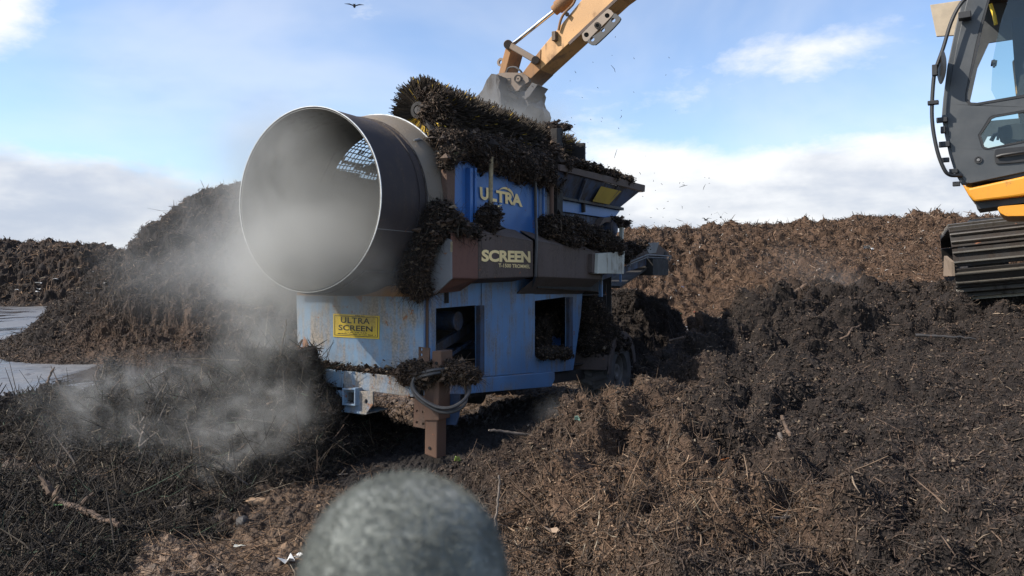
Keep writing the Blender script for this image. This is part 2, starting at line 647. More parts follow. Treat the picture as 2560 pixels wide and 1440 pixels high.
M['seat'] = plain('seat_fabric', (0.03, 0.032, 0.035), 0.9)
M['pad'] = metal_paint('track_pad_steel', (0.020, 0.018, 0.017), dirt=(0.028, 0.021, 0.017), amount=0.7, rough=0.7, rustiness=0.1)
M['grouser'] = metal_paint('worn_grouser_steel', (0.17, 0.155, 0.135), dirt=(0.04, 0.031, 0.024), amount=0.52, rough=0.4, metallic=0.5, rustiness=0.0)
M['belt'] = plain('conveyor_belt', (0.02, 0.018, 0.017), 0.85)
M['bird'] = plain('dark_plumage', (0.03, 0.028, 0.03), 0.8)
M['litter'] = plain('white_plastic', (0.58, 0.57, 0.54), 0.5, 0, 0.08)
M['leaf'] = plain('green_leaf', (0.10, 0.22, 0.08), 0.5, 0, 0.3, 30)
M['leaf_pale'] = plain('yellow_green_leaf', (0.36, 0.45, 0.10), 0.5, 0, 0.3, 30)
M['twig'] = plain('grey_twig_bark', (0.13, 0.105, 0.085), 0.85, 0, 0.4, 25, 0.6)
M['bark'] = plain('brown_bark', (0.10, 0.066, 0.045), 0.9, 0, 0.5, 14, 0.8)
M['block'] = plain('tan_wood_block', (0.26, 0.17, 0.10), 0.85, 0, 0.3, 12, 0.6)
M['compost_dark'] = compost_mat('dark_compost', (0.022, 0.0165, 0.0135), (0.062, 0.040, 0.028))
M['compost_brown'] = compost_mat('brown_compost', (0.022, 0.017, 0.0145), (0.090, 0.056, 0.036))
M['compost_far'] = compost_mat('coarse_brown_compost', (0.026, 0.018, 0.0135), (0.080, 0.048, 0.030))
M['debris'] = compost_mat('caked_debris', (0.020, 0.015, 0.012), (0.05, 0.035, 0.026))
M['fibre'] = tint_mat('loose_fibre')


def glass_mat():
    m, T, p, out = new_mat('cab_glass')
    T.t.nodes.remove(p)
    tr = T.n('ShaderNodeBsdfTransparent')
    tr.inputs[0].default_value = (0.80, 0.88, 0.86, 1)
    gl = T.n('ShaderNodeBsdfGlossy')
    gl.inputs['Roughness'].default_value = 0.03
    fr = T.n('ShaderNodeFresnel')
    fr.inputs[0].default_value = 1.5
    mx = T.n('ShaderNodeMixShader')
    T.link(fr.outputs[0], mx.inputs[0])
    T.link(tr.outputs[0], mx.inputs[1])
    T.link(gl.outputs[0], mx.inputs[2])
    T.link(mx.outputs[0], out.inputs[0])
    return m


M['glass'] = glass_mat()


def yard_mat():
    """wet concrete far off, trodden brown soil where the 'soil' attribute says"""
    m, T, p, out = new_mat('yard_surface')
    co = T.n('ShaderNodeNewGeometry').outputs['Position']
    soil = T.n('ShaderNodeAttribute', attribute_name='soil').outputs['Fac']
    n1 = T.noise(T.scale(co, (1, 0.35, 1)), 0.7, 6, 0.6, 0.5)
    n2 = T.noise(co, 3.0, 6, 0.65)
    n3 = T.noise(co, 28.0, 5, 0.65, 0.3)
    conc = T.mix(T.mr(n2, 0.35, 0.65), (0.10, 0.098, 0.095), (0.17, 0.165, 0.16))
    wet = T.mr(n1, 0.42, 0.60)
    conc = T.mix(wet, conc, (0.045, 0.045, 0.048))
    crumbs = T.mr(T.m('ADD', T.m('MULTIPLY', n2, 0.7), T.m('MULTIPLY', n3, 0.3)), 0.57, 0.60)
    conc = T.mix(crumbs, conc, (0.04, 0.03, 0.025))
    so = T.mix(T.mr(T.noise(co, 1.4, 5, 0.6, 0.4), 0.36, 0.62), (0.055, 0.036, 0.024), (0.20, 0.125, 0.072))
    so = T.mix(T.mr(n3, 0.3, 0.7), so, (0.035, 0.024, 0.017))
    so = T.mix(T.n('ShaderNodeAttribute', attribute_name='damp_shade').outputs['Fac'], so, (0.016, 0.012, 0.010))  # near-black tint: wet soil plus the machine's shade painted into the colour
    sm = T.mr(T.m('ADD', soil, T.m('MULTIPLY', T.m('SUBTRACT', n2, 0.5), 0.9)), 0.42, 0.58)
    T.link(T.mix(sm, conc, so), p.inputs['Base Color'])
    r = T.m('ADD', T.mr(wet, 0, 1, 0.5, 0.10), T.m('MULTIPLY', sm, 0.6), clamp=True)
    T.link(r, p.inputs['Roughness'])
    bump(T, p, T.m('ADD', T.m('MULTIPLY', n3, T.mr(sm, 0, 1, 0.08, 1.0)), T.m('MULTIPLY', crumbs, 0.5)), 0.5, 0.03)
    return m


M['yard'] = yard_mat()
# ------------------------------------------------------------------ terrain on a polar grid about the viewing place
NA, NR = 1360, 1240
AZ = np.linspace(math.radians(-46), math.radians(46), NA)
RR = np.exp(np.linspace(math.log(1.25), math.log(80.0), NR))
GA, GR = np.meshgrid(AZ, RR)                 # rows: rings
GX = (np.sin(GA) * GR)
GY = (np.cos(GA) * GR)


def tps(pts, qx, qy, lam=0.02):
    """smooth surface through control points"""
    P = np.asarray(pts, float)
    x, y, z = P[:, 0], P[:, 1], P[:, 2]
    n = len(P)

    def ker(dx, dy):
        r2 = dx * dx + dy * dy
        return 0.5 * r2 * np.log(r2 + 1e-9)
    K = ker(x[:, None] - x[None], y[:, None] - y[None]) + lam * np.eye(n)
    A = np.zeros((n + 3, n + 3))
    A[:n, :n] = K
    A[:n, n] = A[n, :n] = 1
    A[:n, n + 1] = A[n + 1, :n] = x
    A[:n, n + 2] = A[n + 2, :n] = y
    w = np.linalg.solve(A, np.concatenate([z, [0, 0, 0]]))
    out = w[n] + w[n + 1] * qx + w[n + 2] * qy
    for i in range(n):
        out += w[i] * ker(qx - x[i], qy - y[i])
    return out


def ring(pts, pad, z, k=14):
    P = np.array(pts)
    cx, cy = P[:, 0].mean(), P[:, 1].mean()
    rx, ry = np.ptp(P[:, 0]) / 2 + pad, np.ptp(P[:, 1]) / 2 + pad
    return [np.array([cx + rx * 1.15 * math.cos(q), cy + ry * 1.15 * math.sin(q), z]) for q in np.linspace(0, 2 * math.pi, k, endpoint=False)]


Q = lambda *a: np.array(a, float)
# control points: D(photo x, photo y, distance) along outlines and faces, Q(x, y, z) for the backs
HEAPS = {
    'stack': dict(
        pts=[D(600, 470, 17.6), D(520, 490, 17.2), D(480, 510, 16.9), D(430, 550, 16.5), D(392, 580, 16.3), D(350, 636, 16.1), D(250, 690, 16.2), D(130, 775, 16.8),
             D(70, 845, 16), D(0, 888, 15.3), D(350, 740, 15.2), D(500, 640, 16.0), D(600, 640, 16.0), D(500, 780, 14.6), D(650, 800, 14.2),
             D(300, 905, 14.1), D(560, 915, 13.4), D(750, 930, 12.6), D(450, 870, 13.7), D(800, 440, 18.2), D(1000, 520, 18.2), D(780, 700, 15.5), D(180, 820, 15.2),
             D(1150, 700, 17), D(950, 900, 13.2), Q(-9, 20, 0.8), Q(-6, 21.5, 2.2), Q(-2, 21.5, 2.2), Q(-6, 25, 0), Q(-1, 25, 0), Q(2, 19.5, 0.2), Q(-12, 20, -.3), Q(-12, 16.5, -.3), Q(-8.3, 12.8, -.25), Q(-3, 11.2, -.3)],
        amp=0.17, fine=1.0, rough=.75, lam=.25, mat='compost_brown', label='tall dark compost heap behind the drum, steaming at its right side', dry=0.42,
        fib=60000, pal=0, steep=[(392, 590, 14.9)]),
    'far_bank': dict(
        pts=[D(-500, 640, 48), D(-250, 640, 48), D(0, 636, 48), D(170, 632, 48), D(340, 640, 49), D(700, 640, 52), D(1200, 640, 55), D(-400, 762, 45.5), D(0, 764, 45), D(200, 764, 45.5), D(500, 762, 46),
             D(1200, 760, 50), D(0, 700, 46.5), D(300, 700, 47), Q(-45, 56, 0), Q(-25, 56, 0), Q(-5, 58, 0), Q(-45, 44, 0.), Q(3, 52, 0)],
        amp=0.30, fine=1.6, rough=.7, mat='compost_brown', label='low dark bank of compost on the left horizon beyond the wet yard', dry=0.6, fib=26000, pal=1),
    'far_mound': dict(
        pts=[D(1500, 640, 31), D(1560, 590, 31), D(1700, 572, 32), D(1900, 562, 32), D(2100, 550, 31), D(2300, 548, 29), D(2560, 545, 26), D(2800, 545, 24),
             D(1590, 800, 26.5), D(1700, 812, 26), D(1800, 815, 24), D(1960, 800, 21), D(1700, 700, 28.3), D(2000, 680, 25), D(2300, 690, 18), D(2560, 690, 15), D(2900, 690, 14), D(1450, 770, 30),
             D(2150, 620, 28), D(2400, 620, 24), D(2700, 620, 18), Q(5, 37, 2), Q(12, 37, 2.2), Q(20, 34, 2), Q(5, 42, 0), Q(12, 42, 0), Q(22, 40, 0), Q(2, 34, 0), Q(7.5, 15, -.1), Q(6, 18, -.1), Q(5, 22, -.2)],
        amp=0.30, fine=1.5, rough=.55, mat='compost_far', label='long bank of coarse brown compost flecked with white litter at the right skyline', dry=0.8, fib=130000, pal=2),
    'fines': dict(
        pts=[D(1470, 745, 13), D(1510, 725, 13), D(1575, 728, 13), D(1640, 742, 12.9), D(1672, 790, 12.6), D(1700, 835, 12.5), D(1745, 870, 12.4), D(1780, 905, 12.6), D(1560, 830, 12.2), D(1600, 900, 11.6), D(1660, 920, 12.0),
             D(1500, 920, 11.6), D(1420, 880, 12.5), Q(1.6, 14.4, .2), Q(2.6, 14.4, .1), Q(0.6, 13.8, .1), Q(3.6, 13.2, -.1)],
        amp=0.10, fine=0.8, mat='compost_dark', label='black heap of fine screened compost behind the tyre', dry=0.0, fib=12000, pal=3),
    'slope': dict(
        pts=[D(1160, 1190, 5.5), D(1200, 1145, 5.75), D(1300, 1075, 6.0), D(1400, 1020, 6.1), D(1440, 1005, 6.2), D(1500, 1042, 6.7), D(1580, 1036, 7.2), D(1650, 930, 7.9), D(1750, 828, 8.4), D(1860, 755, 9.0), D(2010, 712, 9.2),
             D(2150, 738, 9.3), D(2370, 752, 8.8), D(2560, 757, 8.7), D(1900, 900, 7.4), D(1700, 960, 6.6), D(1500, 1080, 5.5), D(2200, 850, 7.7), D(2500, 900, 6.8), D(2300, 1000, 5.6), D(2000, 1100, 5.0),
             D(1700, 1150, 4.6), D(1400, 1190, 4.7), D(1250, 1290, 4.4), D(1230, 1420, 3.9), D(1500, 1440, 3.5), D(1900, 1440, 3.1), D(2300, 1440, 2.8), D(2560, 1440, 2.6), D(2560, 1200, 3.9),
             Q(.45, 7.4, 0), Q(1.2, 8.5, 0), Q(.05, 6.7, .02),
             Q(1.0, 10.2, -.15), Q(1.9, 10.9, -.1), Q(3.2, 12.4, 0), Q(4.2, 13.2, .3), Q(6, 13.5, .8), Q(5, 11.5, 1.25), Q(7.2, 11, 1.3), Q(9, 13, 1.2), Q(7, 8.5, 1.3), Q(9, 8, 1.3), Q(9, 5, 1.1), Q(6, 4, .9), Q(5, 2, .8), Q(3, 1, .5),
             Q(1.5, 1, .1), Q(0.9, 2.2, 0.0), Q(-.3, 5.2, -.12), Q(-.2, 4.0, -.12), Q(-.9, 6.4, -.2), Q(.3, 9.0, -.2), Q(-.2, 2.5, -.2)],
        amp=0.25, fine=1.0, mat='compost_brown', label='broad foreground slope of churned brown and black compost under the excavator track', dry=0.3, fib=150000, pal=1),
    'oversize': dict(
        pts=[D(-60, 990, 7.6), D(0, 985, 7.6), D(100, 965, 7.6), D(250, 950, 7.5), D(420, 945, 7.3), D(560, 928, 7.0), D(620, 912, 6.75), D(690, 905, 6.65), D(760, 935, 6.65), D(805, 985, 6.6), D(850, 1060, 6.6),
             D(-60, 1150, 6.6), D(60, 1175, 6.3), D(300, 1240, 5.6), D(450, 1252, 5.35), D(600, 1255, 5.2), D(760, 1215, 5.7), D(880, 1150, 6.5), D(300, 1080, 6.4), D(580, 1080, 6.1), D(700, 1060, 6.25), D(120, 1060, 6.8),
             D(960, 1100, 7.1), Q(-5.5, 9.2, 0), Q(-3.8, 9.2, 0), Q(-2.6, 8.6, .1), Q(-1.5, 7.9, .2), Q(-.9, 7.4, 0), Q(-6.2, 8, .1), Q(-7, 7.4, -.2), Q(-5, 5.7, -.15), Q(-2.9, 4.7, -.15), Q(-1.6, 5, -.15), Q(-.9, 6.2, -.15)],
        amp=0.22, fine=1.0, mat='compost_dark', label='low stringy heap of roots and straw under the drum outlet, wrapped in steam', dry=0.12, fib=60000, pal=4),
    'left_heap': dict(
        pts=[D(-100, 1190, 5.2), D(0, 1192, 5.15), D(120, 1200, 5.1), D(260, 1235, 5.0), D(350, 1285, 4.85), D(390, 1330, 4.6), D(-100, 1390, 4.1), D(60, 1385, 4.15), D(200, 1375, 4.2), D(310, 1360, 4.4), D(120, 1290, 4.7), D(0, 1290, 4.6), D(250, 1300, 4.65),
             Q(-5, 5.6, 0), Q(-3.4, 5.9, -.05), Q(-2.3, 5.4, -.05), Q(-4.6, 4, 0), Q(-3, 3.6, -.1)],
        amp=0.10, fine=0.8, mat='compost_dark', label='small dark heap of roots with a pale branch in the lower left corner', dry=0.2, fib=42000, pal=4),
}

PALS = [
    # (colour, weight) lists: straw and root fibres
    [((.035, .025, .018), 6), ((.075, .050, .035), 4), ((.15, .10, .065), 1.2), ((.24, .18, .12), .3)],
    [((.035, .025, .018), 4), ((.10, .064, .040), 5), ((.17, .105, .062), 2.6), ((.28, .19, .12), .7), ((.34, .28, .20), .12)],
    [((.035, .024, .017), 4.5), ((.095, .058, .036), 5), ((.16, .10, .062), 2.2), ((.27, .19, .13), .6), ((.50, .47, .42), .08)],
    [((.022, .017, .014), 7), ((.05, .036, .027), 3), ((.12, .085, .06), .4)],
    [((.017, .014, .012), 7), ((.040, .031, .023), 5), ((.10, .078, .055), 1.3), ((.22, .18, .13), .40), ((.05, .07, .045), .35)],
]


def pal_cols(pal, n):
    cs = np.array([c for c, _ in PALS[pal]])
    w = np.array([w for _, w in PALS[pal]])
    k = RNG.choice(len(cs), n, p=w / w.sum())
    return cs[k] * RNG.uniform(0.7, 1.25, (n, 1))


def fibres(base, nrm, L, wd, cols, lift=0.35, curl=0.5, steps=3, along=None, sag=0.0):
    """thin bent three-sided strands; returns verts, quads, cols"""
    n = len(base)
    d = RNG.normal(size=(n, 3))
    if along is not None:
        d = d * 0.6 + along
    d -= (d * nrm).sum(1, keepdims=True) * nrm
    d /= np.linalg.norm(d, axis=1, keepdims=True) + 1e-9
    d = d + nrm * (RNG.uniform(-0.12, 1, (n, 1)) ** 1 * lift)
    d /= np.linalg.norm(d, axis=1, keepdims=True)
    c = RNG.normal(size=(n, 3)) * curl
    c[:, 2] -= sag
    side = np.cross(d, RNG.normal(size=(n, 3)))
    side /= np.linalg.norm(side, axis=1, keepdims=True) + 1e-9
    up = np.cross(side, d)
    L = L[:, None]
    V = np.zeros((n, steps + 1, 3, 3), np.float32)
    for k in range(steps + 1):
        t = k / steps
        p = base + d * L * (t - 0.25) + c * L * (t - 0.3) * abs(t - 0.3) * 1.1
        w = (wd * (0.45 + 1.1 * t * (1 - t) * 2))[:, None] * 0.5
        V[:, k, 0] = p + side * w
        V[:, k, 1] = p - side * w * 0.6 + up * w
        V[:, k, 2] = p - side * w * 0.6 - up * w
    V = V.reshape(-1, 3)
    b = (np.arange(n) * (steps + 1) * 3)[:, None, None]
    k = (np.arange(steps) * 3)[None, :, None]
    s = np.arange(3)[None, None, :]
    s2 = (s + 1) % 3
    Fq = np.stack([b + k + s, b + k + s2, b + k + 3 + s2, b + k + 3 + s], -1).reshape(-1, 4)
    return V, Fq, np.repeat(cols, (steps + 1) * 3, axis=0)


def blobs2d(x, y, lst):
    r = 0
    for cx, cy, rx, ry, w in lst:
        r = r + w * np.exp(-((x - cx) / rx) ** 2 - ((y - cy) / ry) ** 2)
    return r


# --- ground height of the yard
def soil_mask(x, y):
    s = blobs2d(x, y, [(-1.5, 4.5, 5, 3.2, 1.3), (0, 8, 2.6, 3, 1.2), (1.5, 10, 3, 3, 1.0), (4, 5, 5, 6, 1.2), (-6.5, 5.5, 3, 1.8, .9), (-2.5, 10.5, 2.4, 1.6, .7)])
    return np.clip(s, 0, 1)


def ground_h(x, y):
    s = soil_mask(x, y)
    h = 0.045 * fbm(x, y, 1.1, 3, .55, 3) + 0.030 * fbm(x, y, .22, 4, .6, 9, True) + 0.03 * np.sin((x * .35 + y) * 5.5 + pn(x, y, 5) * 2) * np.exp(-((y - 4.3) / 1.4) ** 2)
    return h * s + 0.008 * fbm(x, y, 2.0, 2, .5, 21) - 0.02


gz = ground_h(GX, GY)
heights = {}
surf = {}


def grid_normals(X, Y, z):
    P = np.stack([X, Y, z], -1)
    n = np.cross(np.gradient(P, axis=1), np.gradient(P, axis=0))
    n *= np.sign(n[..., 2:3] + 1e-12)
    return n / (np.linalg.norm(n, axis=-1, keepdims=True) + 1e-12)



for nm, h in HEAPS.items():
    pts = list(h['pts'])
    if nm != 'slope':
        pts += ring(pts, 2.5 if nm not in ('far_bank', 'far_mound') else 7, -1.2)
    else:
        pts += [Q(-3, 3, -.6), Q(-3, 7, -.6), Q(-1.5, 10, -.6), Q(1.5, 13.5, -.5), Q(5, 16, -.5), Q(9, 17, -.2), Q(-2, 0, -.4)]
    x0, x1 = min(p[0] for p in pts), max(p[0] for p in pts)
    y0, y1 = min(p[1] for p in pts), max(p[1] for p in pts)
    if nm == 'slope':
        x1 = 14
    z = np.full(GX.shape, -9.0)
    m = (GX > x0) & (GX < x1) & (GY > y0) & (GY < y1)
    x, y = GX[m], GY[m]
    b = tps(pts, x, y, h.get('lam', .02))
    a = h['amp']
    edge = np.clip((b + .05) / 0.5, 0.15, 1)
    fn = h['fine']
    if nm == 'slope':
        # track cleat prints and ruts low on the right
        rut = blobs2d(x, y, [(3.2, 4.6, 1.6, 1.3, 1)])
        b = b + rut * 0.02 * np.sin((x * .3 + y) * 16 + 2 * pn(x, y, 4))
        # shadowed hollows in the near face
        b = b - 0.24 * blobs2d(x, y, [(0.06, 4.5, .22, .16, 1.2), (.75, 4.85, .3, .16, .9), (1.25, 5.1, .3, .14, .6), (2.35, 5.75, .4, .16, .8), (2.9, 7.0, .5, .15, .7), (1.0, 4.1, .2, .12, .6)]) + 0.13 * blobs2d(x, y, [(3.45, 9.3, .4, .3, 1.0), (2.1, 6.9, .7, .3, .6), (.25, 5.4, .35, .3, .9), (.0, 4.1, .25, .2, .6), (.5, 5.8, .25, .2, .5)])
    if nm == 'oversize':
        b = b - .04 + 0.14 * blobs2d(x, y, [(-2.25, 6.65, .38, .3, 1), (-2.5, 5.5, .3, .2, .8), (-2.1, 5.2, .3, .15, .6)])
    # displacement along the face's own normal, so that steep faces stay lumpy instead of streaking
    z0 = np.full(GX.shape, -1.0)
    z0[m] = b
    nb = grid_normals(GX, GY, z0)[m]
    P = np.stack([x, y, b], 1)
    near = (b > -.5)
    disp = np.zeros(len(x), np.float32)
    Pn = P[near]
    e_ = edge[near]
    dd = e_ * a * (0.75 * fbm3(Pn, 1.0 * fn, 2, .5, 3) + 0.70 * fbm3(Pn, .42 * fn, 2, .5, 7, True))
    Pw = Pn + .05 * np.stack([pn3(Pn, .15, 11), pn3(Pn, .15, 12), pn3(Pn, .15, 13)], 1)
    dd = dd + (.3 + .7 * e_) * fn * .050 * h.get('rough', 1.0) * fbm3(Pw, .20 * fn, 4, .56, 17, True)
    if nm == 'slope':
        # churned flat by the tracks towards the lower right
        dd = dd * (1 - .62 * np.clip(blobs2d(Pn[:, 0], Pn[:, 1], [(3.4, 4.4, 1.9, 2.3, 1.2), (4.5, 7.4, 1.6, 1.2, .8)]), 0, 1)) * (1 + .35 * np.clip(blobs2d(Pn[:, 0], Pn[:, 1], [(.6, 5.2, .9, 1.4, 1), (3.3, 9.2, .9, .6, 1)]), 0, 1)) * (1 - .75 * np.clip(blobs2d(Pn[:, 0], Pn[:, 1], [(.75, 6.9, .65, .6, 1.2), (1.2, 7.6, .5, .5, 1)]), 0, 1))
    disp[near] = dd
    P = P + nb * disp[:, None]
    z[m] = P[:, 2]
    ox, oy = GX.copy(), GY.copy()
    ox[m], oy[m] = P[:, 0], P[:, 1]
    surf[nm] = (ox, oy)
    heights[nm] = z
allz = np.maximum.reduce([gz] + list(heights.values()))


def normals(z):
    # finite differences over the polar grid
    P = np.stack([GX, GY, z], -1)
    da = np.gradient(P, axis=1)
    dr = np.gradient(P, axis=0)
    n = np.cross(da, dr)
    n *= np.sign(n[..., 2:3] + 1e-12)
    return n / (np.linalg.norm(n, axis=-1, keepdims=True) + 1e-12)


def pick(mask, n, weight=None):
    idx = np.flatnonzero(mask.ravel())
    k = RNG.choice(idx, n)
    return k


NAMES = {'stack': 'compost_heap', 'far_bank': 'compost_bank', 'far_mound': 'compost_bank', 'fines': 'compost_heap', 'slope': 'compost_slope', 'oversize': 'root_heap', 'left_heap': 'root_heap'}
DRY = {
    'slope': lambda x, y: blobs2d(x, y, [(0.6, 5.3, 1.2, 1.6, 1.0), (0.9, 7.4, 1.1, 1.0, 1.0), (0.4, 4.0, 1.0, .9, 1.0), (2.4, 9.2, 1.6, .9, .9), (4.0, 10.3, 1.6, .7, .9), (1.1, 3.6, .6, .5, .5)]) - 0.42,
    'stack': lambda x, y: -0.05 + blobs2d(x, y, [(-8, 14.5, 2, 1.2, .5), (-6, 14.2, 1.5, 1, .35)]),
    'far_mound': lambda x, y: x * 0 + .75, 'far_bank': lambda x, y: x * 0 + .25,
    'fines': lambda x, y: x * 0 - .5, 'oversize': lambda x, y: 0.05 + blobs2d(x, y, [(-3, 7.2, 3, .6, .6)]), 'left_heap': lambda x, y: blobs2d(x, y, [(-3, 4.1, 2, .3, 1)]) + .05,
}
FINE_R = np.arange(NR)
for nm, h in HEAPS.items():
    z = heights[nm]
    vis = (z > allz - 0.06 - 0.02 * (nm in ('far_bank', 'far_mound', 'stack')) * GR / 10) & (z > -1)
    cell = vis[:-1, :-1] | vis[1:, :-1] | vis[:-1, 1:] | vis[1:, 1:]
    zz = np.maximum(z, -0.5)
    used = np.zeros(z.shape, bool)
    used[:-1, :-1] |= cell; used[1:, :-1] |= cell; used[:-1, 1:] |= cell; used[1:, 1:] |= cell
    ids = -np.ones(z.shape, np.int64)
    ids[used] = np.arange(used.sum())
    r, c = np.nonzero(cell)
    Fq = np.stack([ids[r, c], ids[r, c + 1], ids[r + 1, c + 1], ids[r + 1, c]], 1)
    SX, SY = surf[nm]
    V = np.stack([SX[used], SY[used], zz[used]], 1)
    dry = np.clip(DRY[nm](GX[used], GY[used]), -.6, 1)
    me = mesh_np(NAMES[nm], V, Fq, smooth=False, attrs={'dry': dry})
    o = link(NAMES[nm], me, M[h['mat']])
    tag(o, h['label'], 'compost heap' if 'heap' in NAMES[nm] else 'compost bank')
    h['obj'] = o
    # strands lying on it
    top = (z >= allz - 1e-6)
    if nm in ('oversize', 'left_heap'):
        top &= GR < 9
    k = pick(top, h['fib'])
    nn = grid_normals(SX, SY, np.maximum(z, -.5)).reshape(-1, 3)[k]
    rr = GR.ravel()[k]
    base = np.stack([SX.ravel()[k], SY.ravel()[k], z.ravel()[k]], 1)
    base[:, :2] += RNG.normal(size=(len(k), 2)) * (rr * .0016)[:, None]
    n = len(k)
    px = rr / 780.0                       # one rendered pixel at that distance
    long = RNG.random(n) < (0.025 if nm not in ('oversize', 'left_heap') else 0.06)
    L = np.where(long, RNG.uniform(.09, .22, n), RNG.uniform(.018, .07, n)) * (1.25 if nm in ('oversize', 'left_heap') else 1.0)
    if nm == 'fines':
        L *= .5
    wd = np.maximum(RNG.uniform(.0025, .007, n) * np.where(long, 1.2, 1), px * RNG.uniform(.35, .8, n))
    fat = RNG.random(n) < 0.12
    wd = np.where(fat, wd * 1.8, wd)
    L = np.maximum(L, px * 3)
    cols = pal_cols(h['pal'], n)
    if nm == 'slope':
        dv = np.clip(DRY[nm](base[:, 0], base[:, 1]) + .25 * pn(base[:, 0] * 1.2, base[:, 1] * 1.2, 60), 0, 1)[:, None]
        grey = pal_cols(0, n) * np.array([1.0, 1.02, 1.1]) * 1.05
        cols = grey * .85 * (1 - dv) + cols * np.array([.95, .97, 1.0]) * dv
        L = L * (0.6 + 0.55 * dv[:, 0])
    V, Fq, cc = fibres(base, nn, L, wd, cols, lift=0.22 if nm in ('oversize', 'left_heap') else 0.15, curl=1.0)
    me = mesh_np('loose_strands', V, Fq, smooth=True, cols=cc)
    f = link('loose_strands', me, M['fibre'], o)
    f['kind'] = 'stuff'

def crumbs(base, size, cols):
    """irregular little clods (six points, eight faces each)"""
    n = len(base)
    o = np.array([[1, 0, 0], [-1, 0, 0], [0, 1, 0], [0, -1, 0], [0, 0, 1], [0, 0, -1]], float)
    P = o[None] * RNG.uniform(.45, 1.25, (n, 6, 1)) + RNG.normal(size=(n, 6, 3)) * .22
    P[:, :, 2] *= .8
    V = base[:, None] + P * size[:, None, None]
    f = np.array([[0, 2, 4], [2, 1, 4], [1, 3, 4], [3, 0, 4], [2, 0, 5], [1, 2, 5], [3, 1, 5], [0, 3, 5]])
    Fc = (np.arange(n) * 6)[:, None, None] + f[None]
    return V.reshape(-1, 3), Fc.reshape(-1, 3), np.repeat(cols, 6, axis=0)


CRUMB = {'slope': (170000, 0, 1.0), 'stack': (80000, 0, .9), 'fines': (16000, 3, .7), 'far_mound': (50000, 2, .8), 'far_bank': (9000, 0, .9), 'oversize': (90000, 3, .9), 'left_heap': (34000, 3, .9)}
for nm, (n, pal, k0) in CRUMB.items():
    z = heights[nm]
    top = (z >= allz - 1e-6)
    k = pick(top, n)
    if nm == 'slope':
        dv = np.clip(DRY[nm](GX.ravel()[k], GY.ravel()[k]), 0, 1)[:, None]
    rr = GR.ravel()[k]
    base = np.stack([surf[nm][0].ravel()[k], surf[nm][1].ravel()[k], z.ravel()[k]], 1)
    base[:, :2] += RNG.normal(size=(n, 2)) * (rr * .0016)[:, None]
    size = np.maximum(np.minimum(RNG.lognormal(math.log(.008), .6, n), np.clip(rr * .0030, .009, .020)), rr / 780 * .8) * k0
    cols = pal_cols(pal, n) * .62 + .006
    if nm in ('slope', 'stack', 'far_mound'):
        big = fbm(base[:, 0], base[:, 1], .5, 3, .5, 66)[:, None]
        cols = cols * np.clip(.95 + .5 * big, .5, 1.5)
    if nm == 'slope':
        cols = cols * .85 * (1 - dv) + pal_cols(1, n) * .75 * dv
    V, Fq, cc = crumbs(base, size, cols)
    f = link('crumbs', mesh_np('crumbs', V, Fq, False, cc), M['fibre'], HEAPS[nm]['obj'])
    f['kind'] = 'stuff'

# ground sheet reaching the horizon; finer where it is seen near
ga = np.concatenate([np.linspace(math.radians(-180), math.radians(-46), 50)[:-1], np.linspace(math.radians(-46), math.radians(46), 1100), np.linspace(math.radians(46), math.radians(180), 50)[1:]])
gr = np.concatenate([[0.02, .4, .8], np.exp(np.linspace(math.log(1.25), math.log(14), 800)), np.exp(np.linspace(math.log(14.3), math.log(4000), 130))])
A2, R2 = np.meshgrid(ga, gr)
X2, Y2 = np.sin(A2) * R2, np.cos(A2) * R2
Z2 = ground_h(X2, Y2)
nr, na = A2.shape
i = (np.arange(nr - 1)[:, None] * na + np.arange(na - 1)[None]).ravel()
me = mesh_np('yard_ground', np.stack([X2, Y2, Z2], -1).reshape(-1, 3), np.stack([i, i + 1, i + na + 1, i + na], 1), attrs={'soil': soil_mask(X2, Y2).ravel(), 'damp_shade': np.clip(blobs2d(X2, Y2, [(-.5, 7.2, 1.3, 1.5, 1.3), (.6, 8.5, 1.2, 1.6, 1.2), (-1.2, 6.0, .7, .5, .8), (1.5, 10.5, 1.5, 1.5, 1.0), (-1.9, 4.95, .8, .25, .7)]) - .1, 0, 1).ravel()})
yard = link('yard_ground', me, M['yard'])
tag(yard, kind='structure')
# strands on the trodden soil
top = (gz >= allz - 1e-6) & (soil_mask(GX, GY) > .35) & (GR < 14) & (RNG.random(GX.shape) > 1.0 * blobs2d(GX, GY, [(-.5, 7.2, 1.3, 1.5, 1.3), (.6, 8.5, 1.2, 1.6, 1.2)]))
k = pick(top, 60000)
n = len(k)
base = np.stack([GX.ravel()[k], GY.ravel()[k], gz.ravel()[k] + .004], 1)
rr = GR.ravel()[k]
L = np.where(RNG.random(n) < .12, RNG.uniform(.1, .3, n), RNG.uniform(.02, .09, n))
wd = np.maximum(RNG.uniform(.002, .006, n), rr / 780 * .5)
V, Fq, cc = fibres(base, np.tile(Z, (n, 1)), L, wd, pal_cols(1, n), lift=.3)
st = link('ground_straw', mesh_np('ground_straw', V, Fq, True, cc), M['fibre'])
tag(st, 'loose brown straw and fibre strewn over the trodden soil', 'straw', kind='stuff')


def top_z(x, y):
    """height of the surface nearest below a place"""
    r = math.hypot(x, y)
    a = math.atan2(x, y)
    i = int(np.clip(np.searchsorted(RR, r), 0, NR - 1))
    j = int(np.clip(np.searchsorted(AZ, a), 0, NA - 1))
    return float(allz[i, j])
# ------------------------------------------------------------------ the trommel screen
RZ = math.atan2(U[1], U[0])
TR = empty('trommel_screen', tuple(C0), RZ)
tag(TR, 'dirty blue trommel screening machine with a steaming steel drum and lettered side panels', 'screening machine')


